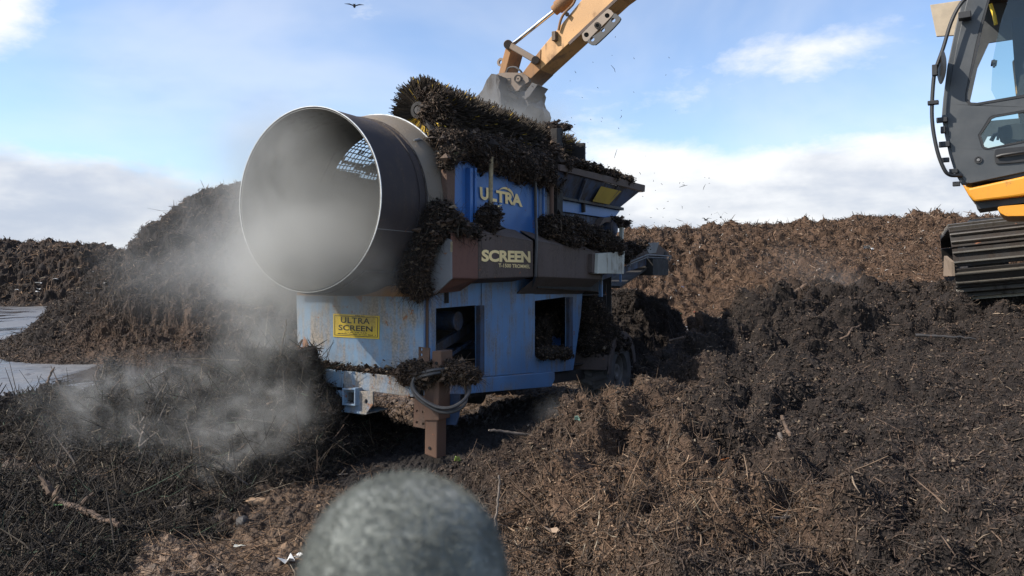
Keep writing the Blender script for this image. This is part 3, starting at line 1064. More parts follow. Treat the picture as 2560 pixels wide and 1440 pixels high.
def text_mesh(txt, bold=0.0, spacing=1.0, shear=0.0, res=4):
    cu = bpy.data.curves.new('lettering', 'FONT')
    cu.body = txt
    cu.size = 1.0
    cu.offset = bold
    cu.space_character = spacing
    cu.shear = shear
    cu.resolution_u = res
    cu.fill_mode = 'FRONT'
    ob = bpy.data.objects.new('lettering', cu)
    COL.objects.link(ob)
    dg = bpy.context.evaluated_depsgraph_get()
    me = bpy.data.meshes.new_from_object(ob.evaluated_get(dg))
    vs = np.array([v.co[:2] for v in me.vertices])
    fs = [tuple(p.vertices) for p in me.polygons]
    bpy.data.objects.remove(ob)
    bpy.data.curves.remove(cu)
    bpy.data.meshes.remove(me)
    vs = (vs - vs.min(0)) / np.ptp(vs, axis=0)
    return vs, fs


def on_quad(mb, vs, fs, q, off):
    """lay unit-square artwork on a quad: q = bottom-left, bottom-right, top-right, top-left"""
    q = [np.asarray(p, float) for p in q]
    n = np.cross(q[1] - q[0], q[3] - q[0])
    n /= np.linalg.norm(n)
    P = [q[0] * (1 - u) * (1 - v) + q[1] * u * (1 - v) + q[2] * u * v + q[3] * (1 - u) * v + n * off for u, v in vs]
    return mb.add(P, fs)


# --- drum
OD = W(-0.62, -0.737, 2.15)
R0 = 0.75
d = MB().lathe(OD, U, [(0, R0), (1.06, R0), (1.06, R0 - .012), (0.012, R0 - .012), (0, R0 - .006)], 128)
drum = d.build('drum', M['drum_out'], TR, smooth=True)
d = MB().lathe(OD, U, [(0.004, R0 - .0125), (1.05, R0 - .0125), (1.05, R0 - .018), (0.004, R0 - .018)], 128)
d.build('drum_lining', M['drum_in'], drum, smooth=True)
MB().lathe(OD, U, [(-.003, R0 - .004), (-.003, R0 + .002), (.006, R0 + .002), (.006, R0 - .004)], 128).build('lip', M['rim'], drum, smooth=True)
rb = MB()
for a0, w, hgt in ((.50, .02, .012), (.60, .035, .016), (.70, .02, .02)):
    rb.lathe(OD, U, [(a0, R0), (a0, R0 + hgt), (a0 + w, R0 + hgt), (a0 + w, R0)], 96)
rb.build_each('stiffening_ring', M['drum_out'], drum, smooth=True)
sm_ = MB().bar(OD + N * R0 * math.cos(-.35) + Z * R0 * math.sin(-.35) + U * .01, OD + N * R0 * math.cos(-.35) + Z * R0 * math.sin(-.35) + U * .5, .006, .006)
sm_.build('weld_seam', M['greybox'], drum)
# flared collar the drum turns in
MB().lathe(OD, U, [(.60, R0 + .012), (.66, R0 + .04), (.78, .825), (.84, .835), (.845, .828), (.785, .815), (.665, R0 + .032), (.60, R0 + .006)], 128).build('collar', M['collar'], TR, smooth=True)
MB().lathe(OD, U, [(.838, .836), (.838, .845), (.85, .845), (.85, .836)], 128).build('collar_edge', M['rim'], TR, smooth=True)
cl = MB()
for q in (0.72, 2.6):
    c = OD + U * .74 + (N * math.cos(q) + Z * math.sin(q)) * .80
    cl.tube([c - U * .10, c - U * .03 + Z * .02, c + U * .05 + Z * .012, c + U * .11 + Z * .03], [.009, .013, .009, .008], 6)
cl.build_each('collar_clamp', M['greybox'], TR)


def drum_hit(px, py, R=.735):
    r = np.array([(px - CX) / F, 1.0, -(py - HY) / F])
    e = np.array([0, 0, EYE]) - OD
    rp, ep = r - U * np.dot(r, U), e - U * np.dot(e, U)
    A_, B_, C_ = rp @ rp, 2 * rp @ ep, ep @ ep - R * R
    t = (-B_ + math.sqrt(B_ * B_ - 4 * A_ * C_)) / (2 * A_)
    p = e + r * t
    return p @ U, math.atan2(p @ Z, p @ N)


# woven screen: wires and hoops, with clogged patches
A0, A1 = 1.06, 4.6
scr = MB()
na_ = 92
for k in range(na_):
    q = 2 * math.pi * k / na_
    pts = []
    for a in np.linspace(A0 - .02, A1, 26):
        qq = q + .010 * math.sin(a * 9 + k)
        pts.append(OD + U * a + (N * math.cos(qq) + Z * math.sin(qq)) * (.735 + .004 * math.sin(a * 31 + k * 2)))
    scr.tube(pts, .0055, 4, caps=False)
for a in np.arange(A0 + .03, A1, .052):
    pts = [OD + U * (a + .006 * math.sin(q * 13 + a * 40)) + (N * math.cos(q) + Z * math.sin(q)) * .738 for q in np.linspace(0, 2 * math.pi, 64, endpoint=False)]
    scr.tube(pts, .005, 4, caps=False, closed=True)
screen = scr.build('screen_mesh', M['darksteel'], TR, smooth=True)
hits = [drum_hit(*p) for p in ((905, 345), (885, 365), (925, 375), (905, 395), (868, 352), (815, 408), (850, 412), (890, 425), (930, 440), (838, 405), (870, 418))]
print('HITS', [(round(a, 2), round(b, 2)) for a, b in hits])
hit_r = [(.30, .115)] * 5 + [(.22, .040)] * 6
cg_v, cg_f = [], []
na2, nr2 = 280, 128
aa = np.linspace(A0 - .03, A1, na2)
qq = np.linspace(-math.pi, math.pi, nr2, endpoint=False)
AG, QG = np.meshgrid(aa, qq, indexing='ij')
opn = np.zeros_like(AG)
for (ah, qh), (ra, rq) in zip(hits, hit_r):
    dq = (QG - qh + math.pi) % (2 * math.pi) - math.pi
    opn = np.maximum(opn, np.exp(-((AG - ah) / ra) ** 2 - (dq / rq) ** 2))
val_ = opn + .33 * fbm(AG * 3, QG * 2.0, .30, 4, .65, 91)
closed_ = val_ < .42
rad = .742 + .02 * np.abs(fbm(AG * 4, QG * 3, .3, 3, .6, 95))
PV = OD + U * AG[..., None] + (N * np.cos(QG)[..., None] + Z * np.sin(QG)[..., None]) * rad[..., None]
idx = np.arange(na2 * nr2).reshape(na2, nr2)
i1 = idx[:-1]
i2 = idx[1:]
Fq = np.stack([i1, np.roll(i1, -1, 1), np.roll(i2, -1, 1), i2], -1)[closed_[:-1]]
me = mesh_np('clogging', PV.reshape(-1, 3), Fq.reshape(-1, 4))
clog = link('clogging', me, M['debris'], screen)
sol = clog.modifiers.new('thickness', 'SOLIDIFY')
sol.thickness = .012

# --- lower body
TH = -N * .012
side = MB()
outer = [S(1063, 693), S(1200, 694), S(1337, 698), S(1420, 712), S(1457, 722), S(1452, 790), S(1433, 925), S(1378, 931), S(1337, 933), S(1202, 944), S(1060, 950)]
w1 = [S(1090, 771), S(1190, 763), S(1191, 925), S(1090, 935)]
w2 = [S(1337, 752), S(1415, 742), S(1415, 884), S(1337, 890)]
side.slab(outer, TH, [w1, w2])
body = side.build('lower_body', M['blue_side'], TR)
# raised centre panel, posts and flanges
MB().slab([S(1203, 700, .004), S(1335, 703, .004), S(1335, 931, .004), S(1203, 942, .004)], N * .006).build('access_panel', M['blue_side'], TR, bevel=.003)
fl = MB()
fl.slab([S(1190, 764, .0), S(1201, 763, .0), S(1201, 938, .0), S(1190, 940, .0)], N * .045)
fl.slab([S(1415, 743, .0), S(1424, 742, .0), S(1424, 884, .0), S(1415, 885, .0)], N * .045)
fl.build_each('window_flange', M['blue_dark'], TR, bevel=.003)
po = MB()
po.slab([S(1066, 740, .0), S(1076, 739, .0), S(1076, 925, .0), S(1066, 926, .0)], N * .05)
po.slab([S(1340, 455, .03), S(1347, 456, .03), S(1344, 716, .03), S(1334, 716, .03)], N * .05)
po.build_each('post', M['blue_side'], TR, bevel=.004)
MB().slab([S(1058, 944, .012), S(1202, 944, .012), S(1337, 933, .012), S(1380, 929, .012), S(1380, 948, .012), S(1372, 966, .012), S(1200, 981, .012), S(1058, 992, .012)], N * .035 ).build('bottom_rail', M['blue_side'], TR, bevel=.006)
# front plate with the beam below it and its sticker
fp = MB().slab([FR(741, 729), FR(800, 716), FR(900, 700), FR(1063, 690), FR(1063, 940), FR(745, 907)], U * .012)
fp.build('front_plate', M['blue_pale'], TR)
MB().slab([FR(748, 915, -.11), FR(1046, 947, -.11), FR(1034, 993, -.11), FR(806, 963, -.11)], U * .125).build('front_beam', M['blue_pale'], TR, bevel=.006)
MB().slab([FR(1062, 735, -.004), FR(1070, 734, -.004), FR(1070, 925, -.004), FR(1062, 926, -.004)], U * .01 + N * .0).build('corner_angle', M['rust'], TR, bevel=.003)
st_ = MB().slab([FR(833, 784, -.006), FR(949, 790, -.006), FR(948, 848, -.006), FR(833, 842, -.006)], U * .004)
sticker = st_.build('name_plate', M['yellow'], TR)
sq = [FR(833, 842, -.006), FR(948, 848, -.006), FR(949, 790, -.006), FR(833, 784, -.006)]


def lerpq(q, u, v):
    return q[0] * (1 - u) * (1 - v) + q[1] * u * (1 - v) + q[2] * u * v + q[3] * (1 - u) * v


def sub(q, u0, v0, u1, v1):
    return [lerpq(q, u0, v0), lerpq(q, u1, v0), lerpq(q, u1, v1), lerpq(q, u0, v1)]


pr = MB()
for u0, v0, u1, v1 in ((.03, .07, .97, .095), (.03, .905, .97, .93), (.03, .095, .042, .905), (.958, .095, .97, .905)):
    pr.slab(sub(sq, u0, v0, u1, v1), -U * .0012)
on_quad(pr, *text_mesh('ULTRA', .022, 1.05), sub(sq, .17, .62, .80, .88), .0016)
on_quad(pr, *text_mesh('SCREEN', .022, 1.02), sub(sq, .12, .30, .86, .54), .0016)
# the two lines of small print are worn past reading: short broken strokes
r2 = random.Random(3)
for v0, a, b in ((.215, .26, .74), (.135, .10, .92), (.94, .48, .68)):
    u = a
    while u < b:
        w = r2.uniform(.006, .016)
        if r2.random() < .8:
            pr.slab(sub(sq, u, v0, u + w, v0 + r2.uniform(.025, .045)), -U * .0012)
        u += w + .006
pr.build('plate_print', M['ink'], sticker)
# inside of the lower body
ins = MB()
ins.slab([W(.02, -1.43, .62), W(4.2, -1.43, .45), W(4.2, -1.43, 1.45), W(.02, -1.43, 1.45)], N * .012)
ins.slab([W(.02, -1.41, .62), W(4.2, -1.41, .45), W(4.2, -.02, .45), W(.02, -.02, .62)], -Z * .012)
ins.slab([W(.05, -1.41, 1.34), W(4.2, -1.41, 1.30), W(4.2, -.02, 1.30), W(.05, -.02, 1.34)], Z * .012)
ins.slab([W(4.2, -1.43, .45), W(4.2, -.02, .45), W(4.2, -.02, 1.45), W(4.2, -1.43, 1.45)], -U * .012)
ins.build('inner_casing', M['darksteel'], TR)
cv = MB()
cv.bar(W(.35, -.30, .80), W(2.0, -.30, 1.26), .05, .09)
cv.bar(W(.35, -.22, .70), W(2.0, -.22, 1.16), .03, .03)
cv.bar(W(.10, -.62, .86), W(2.4, -.62, .78), .5, .03)
cv.tube([W(.75, -.15, 1.12), W(.75, -.85, 1.12)], .09, 16)
cv.build('inner_conveyor', M['blue_dark'], TR, bevel=.004)
cv = MB()
cv.slab([S(1362, 833, -.25), S(1386, 830, -.25), S(1403, 838, -.25), S(1402, 862, -.25), S(1390, 870, -.25), S(1360, 868, -.25)], -N * .1)
cv.build('inner_guard', M['blue'], TR, bevel=.004)
MB().slab([S(1370, 838, -.24), S(1375, 838, -.24), S(1375, 868, -.24), S(1370, 868, -.24)], -N * .008).build('guard_strip', M['white_box'], TR)
# chute of rust-orange plate between drum and front plate
ch = MB()
ch.slab([W(-.05, -1.38, 1.415), W(-.05, -.05, 1.46), W(.95, -.05, 1.60), W(.95, -1.38, 1.60)], -Z * .01)
ch.slab([W(-.05, -1.38, 1.36), W(-.05, -.05, 1.36), W(-.05, -.05, 1.455), W(-.05, -1.38, 1.41)], U * .01)
ch.build('discharge_chute', M['rust_orange'], TR)
# dark bulkhead behind the collar and the hood over the screen
bh = MB()
arcp = [W(.30, 0, 0) * 0 + OD + U * .90 + (N * math.cos(q) + Z * math.sin(q)) * .76 for q in np.linspace(math.pi, -math.pi, 40, endpoint=False)]
bh.slab([W(.28, -1.50, 1.30), W(.28, .04, 1.30), W(.28, .04, 2.52), W(.28, -.10, 2.66), W(.28, -.40, 2.86), W(.28, -.74, 2.95), W(.28, -1.1, 2.88), W(.28, -1.50, 2.3)], U * .015, [arcp[:]])
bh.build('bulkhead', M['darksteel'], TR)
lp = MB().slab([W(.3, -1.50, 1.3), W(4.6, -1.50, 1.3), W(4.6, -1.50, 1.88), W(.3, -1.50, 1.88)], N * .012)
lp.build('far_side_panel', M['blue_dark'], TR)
# dark curved guard under the collar, between drum and side box
gd = MB().lathe(OD, U, [(.10, .775), (.90, .80), (.90, .79), (.10, .765)], 28, arc=(-2.6, -.85))
gd.build('drum_guard', M['darksteel'], TR)

# --- upper side panels
up = MB().slab([S(1124, 404, .05), S(1250, 400, .05), S(1382, 420, .05), S(1382, 600, .05), S(1240, 600, .05), S(1127, 600, .05)], -N * .012)
upper = up.build('upper_side_panel', M['blue'], TR)
ri = MB()
for x0, x1 in ((1164, 1171), (1176, 1181), (1349, 1353)):
    ri.slab([S(x0, 420, .05), S(x1, 421, .05), S(x1, 588, .05), S(x0, 588, .05)], N * .05)
ri.slab([S(1171, 424, .05), S(1176, 424, .05), S(1176, 588, .05), S(1171, 588, .05)], N * .012)
ri.slab([S(1332, 455, .05), S(1340, 456, .05), S(1340, 590, .05), S(1332, 590, .05)], N * .03)
ri.build_each('panel_rib', M['blue'], TR, bevel=.004)
li = MB().slab([S(1354, 478, .052), S(1373, 481, .052), S(1373, 545, .052), S(1354, 552, .052)], N * .008)
li.build('light_panel', M['blue_side'], TR, bevel=.003)
ps = MB()
ps.slab([S(1102, 395, .06), S(1124, 395, .06), S(1122, 560, .06), S(1104, 560, .06)], N * .06)
ps.build('front_post', M['rust'], TR, bevel=.006)
ps = MB()
ps.slab([S(1376, 322, .06), S(1391, 322, .06), S(1391, 555, .06), S(1376, 552, .06)], N * .08)
ps.build('rear_post', M['belt'], TR, bevel=.006)
ps = MB()
ps.tube([S(1228, 392, .16), S(1226, 530, .16)], .021, 10)
ps.build('wooden_prop', M['wood'], TR, smooth=True)
ps = MB()
ps.tube([S(1379, 440, .17), S(1379, 560, .17)], .024, 10)
ps.build('rear_prop', M['rust'], TR, smooth=True)
# lettering ULTRA with its orbit
lt = MB()
on_quad(lt, *text_mesh('U', .045), [S(1201, 499, .06), S(1221, 501.5, .06), S(1221, 469.5, .06), S(1199, 467, .06)], .002)
on_quad(lt, *text_mesh('L', .045), [S(1222, 502, .06), S(1242, 505, .06), S(1242, 473, .06), S(1222, 470, .06)], .002)
on_quad(lt, *text_mesh('TRA', .045, .98), [S(1240, 504, .06), S(1306, 517.5, .06), S(1304, 487, .06), S(1240, 475, .06)], .002)


def crescent(mb, cx, cy, rx, ry, a0, a1, wd, b=.062, n=18, skew=.12):
    pa, pb = [], []
    for k in range(n + 1):
        t = k / n
        q = math.radians(a0 + (a1 - a0) * t)
        w = wd * math.sin(math.pi * min(max(t, .02), .98))
        for lst, e in ((pa, 0), (pb, w)):
            x = cx + (rx - e) * math.cos(q)
            y = cy - (ry - e) * math.sin(q) + skew * (x - cx)
            lst.append(S(x, y, b))
    for k in range(n):
        mb.add([pa[k], pa[k + 1], pb[k + 1], pb[k]], [(0, 1, 2, 3)])


crescent(lt, 1264, 489, 20, 21, 150, -12, 6)
crescent(lt, 1243, 500, 14, 18, 215, 330, 5)
lt.build('side_lettering', M['letter'], upper)

# --- side boxes SCREEN
BO = .25
boxes = MB()


def side_box(mb, x0, x1, yt0, yt1, yb0, yb1, drop, b0=0.0, bo=BO):
    """gutter box: vertical outer face, underside sloping in to the body"""
    a = [S(x0, yt0, bo), S(x1, yt1, bo), S(x1, yb1, bo), S(x0, yb0, bo)]
    mb.slab(a, -N * .012)
    i0, i1 = a[3] - N * (bo - b0) - Z * drop, a[2] - N * (bo - b0) - Z * drop
    mb.slab([a[3], a[2], i1, i0], Z * .012)
    t0, t1 = a[0] - N * (bo - b0) + Z * .14, a[1] - N * (bo - b0) + Z * .14
    mb.slab([a[0], a[1], t1, t0], -Z * .012)


side_box(boxes, 1196, 1333, 580, 602, 697, 692, .05)
b1 = boxes.build('side_box', M['mudbox'], TR, bevel=.004)
lt = MB()
on_quad(lt, *text_mesh('SCREEN', .045, .97), [S(1203, 654, BO + .004), S(1326, 657, BO + .004), S(1325, 628, BO + .004), S(1204, 624, BO + .004)], .002)
on_quad(lt, *text_mesh('T-1500 TROMMEL', .02, 1.0), [S(1246, 668, BO + .004), S(1325, 671, BO + .004), S(1325, 662, BO + .004), S(1246, 658.5, BO + .004)], .002)
lt.build('box_lettering', M['letter'], b1)
bx = MB()
side_box(bx, 1129, 1195, 584, 582, 696, 697, .05, bo=BO + .008)
bx.slab([S(1129, 696, BO), S(1195, 698, BO), S(1150, 728, .02), S(1085, 735, .1)], Z * .008)
bx.build('side_box_end', M['redbox'], TR, bevel=.004)
ce = C0 + U * 0.0
pent = [FR(1040, 606, -.02), FR(1066, 572, -.02), FR(1128, 600, -.02), FR(1129, 697, -.02), FR(1087, 736, -.02), FR(1037, 688, -.02)]
MB().slab(pent, U * .016).build('end_plate', M['greybox'], TR, bevel=.003)
MB().slab([FR(1126, 604, -.03), FR(1130, 604, -.03), FR(1130, 630, -.03), FR(1126, 630, -.03)], U * .01).build('wood_strip', M['wood'], TR)
bx = MB()
side_box(bx, 1345, 1503, 602, 632, 692, 698, .18)
bx.slab([S(1345, 692, .1), S(1498, 698, .1), S(1497, 730, .1), S(1345, 722, .1)], -N * .05)
bx.build('rear_side_box', M['mudbox'], TR, bevel=.004)
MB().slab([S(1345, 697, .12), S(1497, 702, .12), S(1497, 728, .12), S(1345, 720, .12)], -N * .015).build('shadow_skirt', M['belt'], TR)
ho = MB()
ho.tube([S(1338, 440, .12), S(1339, 520, .12), S(1341, 600, BO + .02), S(1339, 690, BO + .02), S(1330, 715, .1), S(1322, 722, .05)], .016, 8)
ho.build('side_hose', M['hose'], TR, smooth=True)
sc_ = MB()
rr_ = random.Random(11)
for x, y in ((1240, 830), (1246, 838), (1254, 834), (1262, 846), (1270, 850), (1280, 852), (1287, 850), (1243, 845), (1260, 775), (1262, 768), (1296, 780), (1214, 800)):
    dx, dy = rr_.uniform(-2, 9), rr_.uniform(-9, 5)
    w_ = rr_.uniform(.6, 1.8)
    sc_.slab([S(x, y, .0105), S(x + dx, y + dy, .0105), S(x + dx, y + dy + w_, .0105), S(x, y + w_, .0105)], N * .001)
sc_.build_each('paint_scratch', plain('fresh_blue_scratch', (0.08, 0.25, 0.62), .5), TR)
# small white cabinet at the rear of the side box
wb = MB().slab([S(1496, 634, .34), S(1562, 628, .34), S(1560, 685, .34), S(1494, 684, .34)], -N * .3)
wb.build('cabinet', M['white_box'], TR, bevel=.006)
wb = MB().slab([S(1481, 634, .30), S(1494, 634, .30), S(1492, 684, .30), S(1480, 682, .30)], -N * .26)
wb.build('cabinet_bracket', M['mudbox'], TR, bevel=.004)

# --- hopper
BH = .25


def mirror(p):
    q = p - C0
    b = q @ N
    return p - N * (b - (-1.47 - b))


h1, h2, h3, h4 = S(1394, 426, BH), S(1600, 478, BH), S(1548, 520, .10), S(1394, 490, .10)
hp = MB()
hp.slab([h1, h2, h3, h4], -N * .012 - Z * .01)
hp.slab([mirror(h1), mirror(h2), mirror(h3), mirror(h4)], N * .012)
hp.slab([h2, mirror(h2), mirror(h3), h3], -U * .012)
hp.slab([h1, h4, mirror(h4), mirror(h1)], U * .012)
hopper = hp.build('hopper', M['blue_dark'], TR, bevel=.003)
rm = MB()
t1, t2 = S(1394, 411, BH), S(1608, 463, BH)
l1, l2 = S(1394, 427, BH), S(1607, 480, BH)
rm.slab([t1, t2, l2, l1], N * .03)
rm.slab([mirror(t1), mirror(t2), mirror(l2), mirror(l1)], -N * .03)
rm.slab([t2, mirror(t2), mirror(l2), l2], U * .03)
rm.build('hopper_rim', M['mudbox'], hopper, bevel=.005)
hs = MB()
for u in (.28, .68):
    a = h4 * (1 - u) + h3 * u
    b = (h1 * (1 - u) + h2 * u)
    hs.bar(a + N * .01 - Z * .01, b + N * .01 - Z * .02, .07, .03, up=N)
hs.build_each('hopper_stiffener', M['blue_dark'], hopper, bevel=.003)
hq = [h4, h3, h2, h1]
sk = MB().slab([p + N * .03 - Z * .022 for p in sub(hq, .46, .12, .73, .84)], N * .003)
skd = sk.build('hopper_sticker', M['yellow_dull'], hopper)
bs = MB()
bs.slab([S(1394, 494, .08), S(1552, 524, .08), S(1535, 547, .08), S(1394, 527, .08)], -N * .012)
bs.slab([mirror(S(1394, 494, .08)), mirror(S(1552, 524, .08)), mirror(S(1535, 547, .08)), mirror(S(1394, 527, .08))], N * .012)
bs.build('hopper_base', M['blue'], TR, bevel=.003)
bs = MB()
bs.slab([S(1390, 488, .13), S(1560, 519, .13), S(1560, 526, .13), S(1390, 495, .13)], -N * .09)
bs.build('hopper_ledge', M['darksteel'], TR, bevel=.003)
bs = MB()
bs.slab([S(1392, 526, .05), S(1512, 548, .05), S(1505, 625, .05), S(1392, 625, .05)], -N * .015)
bs.build('engine_panel', M['blue_dark'], TR, bevel=.003)
MB().slab([S(1433, 540, .07), S(1437, 541, .07), S(1437, 555, .07), S(1433, 554, .07)], -N * .02).build('hinge', M['white_box'], TR)
ff = MB().slab([W(3.3, -1.40, 1.35), W(5.2, -1.40, 1.35), W(5.2, -1.40, 2.2), W(3.3, -1.40, 2.2)], N * .02)
ff.slab([W(4.6, -1.38, .8), W(4.6, -.1, .8), W(4.6, -.1, 2.0), W(4.6, -1.38, 2.0)], -U * .02)
ff.build('rear_casing', M['darksteel'], TR)
# motor with its cover
mo = MB()
c = S(1528, 572, .12)
mo.tube([c + N * .04, c - N * .30], .115, 20)
mo.tube([c + N * .07, c + N * .035], [.06, .10], 20)
mo.bar(c - Z * .12 - N * .1, c - Z * .34 - N * .1, .16, .16, up=N)
motor = mo.build('motor', M['blue_dark'], TR, smooth=True)
mo = MB().slab([S(1498, 566, .14), S(1510, 545, .14), S(1545, 540, .14), S(1566, 556, .14), S(1577, 566, .14), S(1566, 570, .14), S(1540, 556, .14), S(1514, 556, .14)], -N * .34)
mo.build('motor_cover', M['mudbox'], motor, bevel=.004)
mo = MB().bar(S(1554, 567, .1), S(1552, 620, .1), .05, .05)
mo.build('motor_bracket', M['white_box'], motor, bevel=.003)
# tail conveyor rising behind
tc = MB()
tc.slab([S(1500, 692, .0), S(1500, 702, .0), S(1640, 655, .0), S(1665, 640, .0), S(1640, 634, .0), S(1560, 668, .0)], -N * .03)
tc.slab([S(1500, 692, -.8), S(1500, 702, -.8), S(1640, 655, -.8), S(1665, 640, -.8), S(1640, 634, -.8), S(1560, 668, -.8)], -N * .03)
tail = tc.build('tail_conveyor', M['blue_dark'], TR, bevel=.003)
tc = MB()
tc.slab([S(1555, 640, .02), S(1560, 612, .02), S(1640, 606, .02), S(1672, 632, .02), S(1672, 640, .02), S(1620, 641, .02), S(1565, 662, .02)], -N * .02)
tc.build('conveyor_skirt', M['mudbox'], tail)
tc = MB()
tc.slab([S(1612, 608, .03), S(1648, 606, .03), S(1640, 632, .03), S(1622, 634, .03)], -N * .01)
tc.build('conveyor_patch', M['greybox'], tail)
tc = MB()
tc.slab([W(4.6, .02, 1.42), W(4.6, -.8, 1.42), S(1668, 634, -.8), S(1668, 634, .0)], -Z * .03)
tc.tube([S(1664, 640, .03), S(1664, 640, .03) - N * .9], .07, 14)
tc.bar(S(1600, 668, -.1), S(1640, 668, -.1), .4, .25)
tc.build('conveyor_belt', M['belt'], tail)
tc = MB()
tc.tube([S(1572, 656, .06), S(1618, 637, .06), S(1678, 641, .06)], .011, 6)
tc.tube([S(1572, 662, .06), S(1618, 643, .06), S(1678, 646, .06)], .008, 6)
for x, y in ((1575, 652), (1618, 634), (1674, 638)):
    tc.bar(S(x, y, .06), S(x, y + 14, .06), .02, .02, up=N)
tc.build('conveyor_rail', M['greybox'], tail)
tc = MB()
tc.bar(S(1551, 684, .1), S(1551, 705, .1), .025, .025, up=N)
tc.bar(S(1502, 684, .1), S(1502, 742, .1), .04, .04, up=N)
tc.build_each('conveyor_strut', M['blue_side'], tail)

# --- wheel and mudguard
WR, WW = .44, .40
wc = S(1552, 930, .26)
ty = MB()
prof = [(0, WR - .10), (.01, WR - .03), (.05, WR), (WW - .05, WR), (WW - .01, WR - .03), (WW, WR - .10), (WW, .24), (WW - .06, .22), (.06, .22), (0, .24)]
ty.lathe(wc, -N, prof, 56)
for k in range(26):
    q = 2 * math.pi * k / 26
    for s_ in (0, 1):
        P = []
        for t, qo in ((0.02, 0.0), (.5, .13)):
            qq_ = q + qo + s_ * .12
            tt = t if s_ == 0 else 1 - t
            rad_ = (U * math.cos(qq_) + Z * math.sin(qq_)) * (WR + .008)
            P.append(wc - N * WW * tt + rad_)
        ty.bar(P[0], P[1], .045, .035, up=(U * math.cos(q) + Z * math.sin(q)))
wheel = MB()
wheel.lathe(wc - N * .05, -N, [(0, .24), (0, .20), (.10, .17), (.12, .02), (.14, .02), (.14, .245), (.06, .25)], 40)
wheel.lathe(wc - N * .10, -N, [(0, .01), (-.05, .06), (-.05, .10), (.06, .11), (.06, .01)], 20)
wh = wheel.build('wheel', M['hub'], TR, smooth=True)
ty.build('tyre', M['rubber'], wh, smooth=True)
ax = MB().bar(wc - N * .3, wc - N * 1.9, .12, .12)
ax.build('axle', M['darksteel'], TR)
w2_ = MB().lathe(wc - N * 1.75, -N, prof, 40)
w2_.build('far_tyre', M['rubber'], TR, smooth=True)
mg = MB()
mg.lathe(wc + N * .02, -N, [(0, WR + .05), (0, WR + .075), (.46, WR + .075), (.46, WR + .05)], 24, arc=(math.radians(15), math.radians(165)))
mg.slab([FR(1436, 893, 0) * 0 + (wc - U * (WR + .09) + N * .02 + Z * .26), wc - U * (WR + .09) - N * .60 + Z * .30, wc - U * (WR + .12) - N * .60 + Z * .06, wc - U * (WR + .12) + N * .02 + Z * .08], U * .02)
mg.slab([wc + N * .03 + (U * math.cos(q) + Z * math.sin(q)) * r_ for r_, qs in ((WR + .075, np.linspace(math.radians(178), math.radians(10), 14)), (WR - .02, np.linspace(math.radians(10), math.radians(178), 14))) for q in qs], -N * .015)
mg.build('mudguard', M['mudbox'], TR, bevel=.004)
# under-frame seen below the rail
uf = MB()
uf.bar(W(.2, -.1, .50), W(4.4, -.1, .30), .10, .12)
uf.bar(W(.2, -1.3, .50), W(4.4, -1.3, .30), .10, .12)
uf.tube([W(1.5, -.35, .36), W(1.5, -1.2, .36)], .13, 20)
uf.build('under_frame', M['darksteel'], TR)

# --- jack leg with bolted plates and hose
LG = -.17
lg = MB()


def lbox(px0, px1, pxs, y0, y1, a, mb):
    """square tube: front face px0..px1 between y0 and y1 on plane a, as deep as wide"""
    p = [FR(px0, y0, a), FR(px1, y0, a), FR(px1, y1, a), FR(px0, y1, a)]
    mb.slab(p, U * pxs)


lbox(1060, 1097, .17, 953, 1052, LG, lg)
lg.build('leg_sleeve', M['rust'], TR, bevel=.008)
lg = MB()
lg.slab([FR(1064, 940, LG + .012), FR(1094, 940, LG + .012), FR(1092, 1148, LG + .012), FR(1061, 1136, LG + .012)], U * .14)
leg = lg.build('jack_leg', M['rust'], TR, bevel=.01)
lg = MB()
lg.slab([FR(1080, 878, LG - .02), FR(1103, 878, LG - .02), FR(1103, 930, LG - .02), FR(1078, 930, LG - .02)], U * .17)
lg.build('leg_head', M['rust'], TR, bevel=.008)
bt = MB()
for x, y, a in ((1091, 908, LG - .022), (1074, 1120, LG + .010)):
    c = FR(x, y, a)
    bt.tube([c - U * .004, c + U * .02], .013, 10)
bt.build_each('bolt_hole', M['black'], leg)


def plate(mb, poly, a, holes, th=.014):
    hs_ = []
    for x, y in holes:
        hs_.append([FR(x + 3.0 * math.cos(q), y + 3.6 * math.sin(q), a) for q in np.linspace(0, 2 * math.pi, 12, endpoint=False)])
    mb.slab([FR(x, y, a) for x, y in poly], U * th, hs_)


pl = MB()
plate(pl, [(1046, 867), (1074, 870), (1072, 915), (1046, 912)], LG - .01, [(1053, 874), (1053, 887)])
plate(pl, [(1036, 988), (1062, 990), (1062, 1072), (1033, 1066)], LG + .04, [(1044, 998), (1043, 1028), (1058, 1030), (1042, 1056), (1058, 1060)])
pl.build_each('bolted_plate', M['rust'], TR, bevel=.002)
pl = MB()
pl.slab([FR(1100, 985, .0), FR(1150, 985, .0), FR(1147, 1040, .0), FR(1140, 1062, .0), FR(1100, 1062, .0)], U * .012)
pl.build('rear_gusset', M['blue_dark'], TR)
